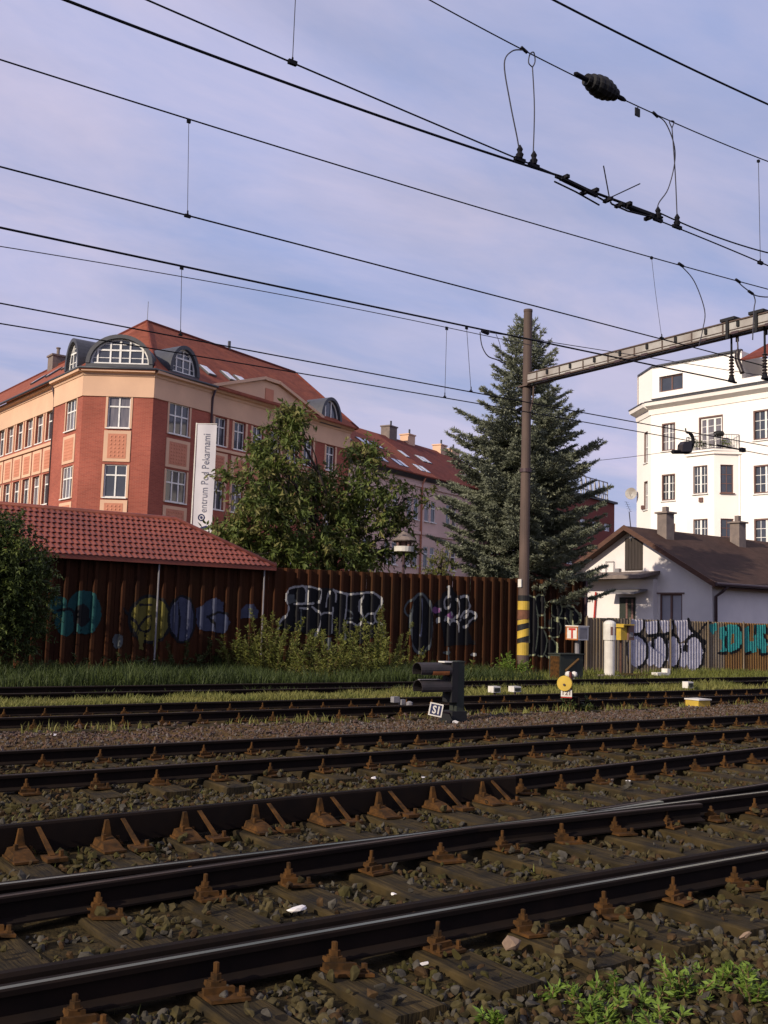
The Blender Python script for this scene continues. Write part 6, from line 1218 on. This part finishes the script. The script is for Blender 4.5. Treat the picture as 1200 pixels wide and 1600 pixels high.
# small lineside markers
def marker(label, px0, px1, py0, py1, Y, mt, side='dark_green', lid=False):
    a = on_y(px0, py1, Y); b_ = on_y(px1, py0, Y); w = (b_.x-a.x); h = b_.z-a.z; t = thing('track_marker', label, 'marker', (a.x, Y, 0), None if lid else 'small white boxes between the far tracks')
    m = MB(); m.box(a.x, a.x+w*.75, Y-w*.3, Y+w*.35, a.z, b_.z); bo_ = m.build('box', mt, t); m = MB(); m.box(a.x+.02, a.x+w*.75-.02, Y-w*.3-.012, Y-w*.3-.001, a.z+.02, b_.z-.03) if not lid else m.box(a.x-.02, a.x+w*.78, Y-w*.36, Y+w*.38, b_.z+.001, b_.z+.025); m.build('front' if not lid else 'lid', side if not lid else 'white_paint', t)
    m = MB(); m.tube([(a.x+w*.38, Y, -.08), (a.x+w*.38, Y, a.z)], .025, 6); m.build('stake', 'gutter_brown', t); return bo_
marker('white box marker between the far tracks, left one of the pair', 767, 782, 1072, 1082, 15.85, 'white_paint'); marker('white box marker between the far tracks, right one of the pair', 799, 814, 1072, 1081, 15.85, 'white_paint'); marker('small white box marker in the grass near the right edge', 1071, 1082, 1065, 1075, 15.9, 'white_paint')
bo_ = marker('yellow box with a white lid on a stake beside the gravel at right', 1082, 1106, 1093, 1104, 13.4, 'yellow_paint', lid=True)
q = on_z(1035, 1058, .0); m = MB(); m.box(q.x-.38, q.x+.1, q.y-.12, q.y+.12, .06, .15); m.box(q.x+.1, q.x+.24, q.y-.12, q.y+.12, .06, .27); tag(m.build('concrete_block', 'white_paint'), 'pale stepped concrete block in the grass before the silver graffiti', 'block')
q = on_y(622, 1096, 14.9); m = MB(); m.box(q.x-.13, q.x+.0, 14.85, 14.95, .12, .22); m.box(q.x+.02, q.x+.11, 14.82, 14.92, .08, .17); m.lathe([(.03, .0), (.06, .02), (.06, .08), (.02, .1)], 8, 0, Matrix.Translation((q.x+.12, 14.72, .05))); tag(m.build('track_device', 'grey_paint'), 'small pale grey device fixed at the rail left of the dwarf signal', 'device')

# ================================================================== banner and street lamp
zb_ = 57.0; TLb = at_depth(309, 663, zb_); TRb = at_depth(339, 661, zb_); wid = (TRb-TLb).length; Hb = 6.5
ban = thing('banner', 'tall white vertical banner hanging before the brick corner building', 'banner', (TLb.x, TLb.y, 0))
Tb = Matrix(((R0.x, -FH.x, 0, TLb.x), (R0.y, -FH.y, 0, TLb.y), (0, 0, 1, TLb.z), (0, 0, 0, 1)))      # x right, y to the viewer, z up
m = MB(); n, k_ = 26, 6; vs = []
wave = lambda x, z: .05*sin(z*1.3+x*2)*(.3+abs(z)/Hb)+.03*sin(x*5+z*.6)
for i in range(n+1):
    for j in range(k_+1): z = -Hb*i/n; x = wid*j/k_; vs.append((x - .10*(i/n)*0 , wave(x, z), z))
m.add(vs, [(i*(k_+1)+j, i*(k_+1)+j+1, (i+1)*(k_+1)+j+1, (i+1)*(k_+1)+j) for i in range(n) for j in range(k_)], 0, Tb); cloth = m.build('cloth', 'cloth_white', ban, smooth=True)
def on_cloth(verts, T2):
    out = []
    for v in verts:
        q = T2 @ Vector((v[0], v[1], 0)); out.append((q.x, wave(q.x, q.y)+.02, q.y))
    return out
v, f = text_mesh('entrum Pod Pekarnami', 1.0, .0); v = np.array(v); c = (v.min(0)+v.max(0))/2; zt_ = -(676-661)*zb_/FPX; z2_ = -(801-661)*zb_/FPX; v = (v-c)*np.array([(zt_-z2_)/np.ptp(v[:, 0]), .40/np.ptp(v[:, 1]), 1])
m = MB(); m.add(on_cloth(v, Matrix.Translation((wid*.5, (zt_+z2_)/2, 0)) @ Matrix.Rotation(pi/2, 4, 'Z')), f, 0, Tb); m.build('lettering', 'text_grey', cloth)
lz = -(809-661)*zb_/FPX; lx_ = wid*.42; vs = []; n = 28
for r_ in (.20, .135): vs += [(r_*cos(2*pi*i/n), r_*sin(2*pi*i/n)) for i in range(n)]
m = MB(); m.add(on_cloth(vs, Matrix.Translation((lx_, lz, 0))), [(i, (i+1) % n, (i+1) % n+n, i+n) for i in range(n)], 0, Tb)
m.add(on_cloth([(.075*cos(2*pi*i/12), .085*sin(2*pi*i/12)) for i in range(12)], Matrix.Translation((lx_, lz, 0))), [tuple(range(12))], 0, Tb); m.build('logo', 'logo_navy', cloth)
m = MB(); m.add(on_cloth([(-.35, -6.3), (.0, -6.3), (.1, -6.0), (.35, -5.85), (.6, -5.86), (.3, -5.72), (.02, -5.8), (-.25, -6.0)], Matrix.Translation((lx_, 0, 0))), [tuple(range(8))], 0, Tb); m.build('logo', 'logo_navy', cloth)
m = MB(); m.tube([Tb @ Vector((-.12, -.12, -TLb.z)), Tb @ Vector((-.08, -.12, .1))], .05, 8); m.tube([Tb @ Vector((-.1, -.1, .05)), Tb @ Vector((wid, -.02, .05))], .03, 6); m.build('pole', 'white_paint', ban)
# street lamp
q = on_y(631, 860, 28.2); t = thing('street_lamp', 'street lamp with a dark cap and white ring behind the fence between tree and spruce', 'street lamp', (q.x, 28.2, 0)); Tq = Matrix.Translation((q.x, 28.2, 0)); zz_ = [on_y(631, y_, 28.2).z for y_ in (862, 854, 846, 838, 830)]
m = MB(); m.lathe([(.06, 0), (.045, zz_[0])], 10, 0, Tq); m.build('pole', 'gutter_brown', t); m = MB(); m.lathe([(.10, zz_[0]-.02), (.33, zz_[0]), (.35, zz_[1]), (.10, zz_[1])], 18, 0, Tq); m.build('ring', 'white_paint', t)

for a in (0, 1.57, 3.14, 4.71): m = MB(); m.tube([(q.x+.26*cos(a), 28.2+.26*sin(a), zz_[1]), (q.x+.26*cos(a), 28.2+.26*sin(a), zz_[2]+.02)], .05, 5); m.build('stay', 'dark_frame', t)
m = MB(); m.lathe([(.1, zz_[1]), (.1, zz_[2])], 10, 0, Tq); m.build('lamp_body', 'dark_frame', t); m = MB(); m.lathe([(.42, zz_[2]), (.44, zz_[2]+.03), (.22, zz_[3]+.05), (.05, zz_[4])], 18, 0, Tq); m.build('cap', 'chimney_render', t)
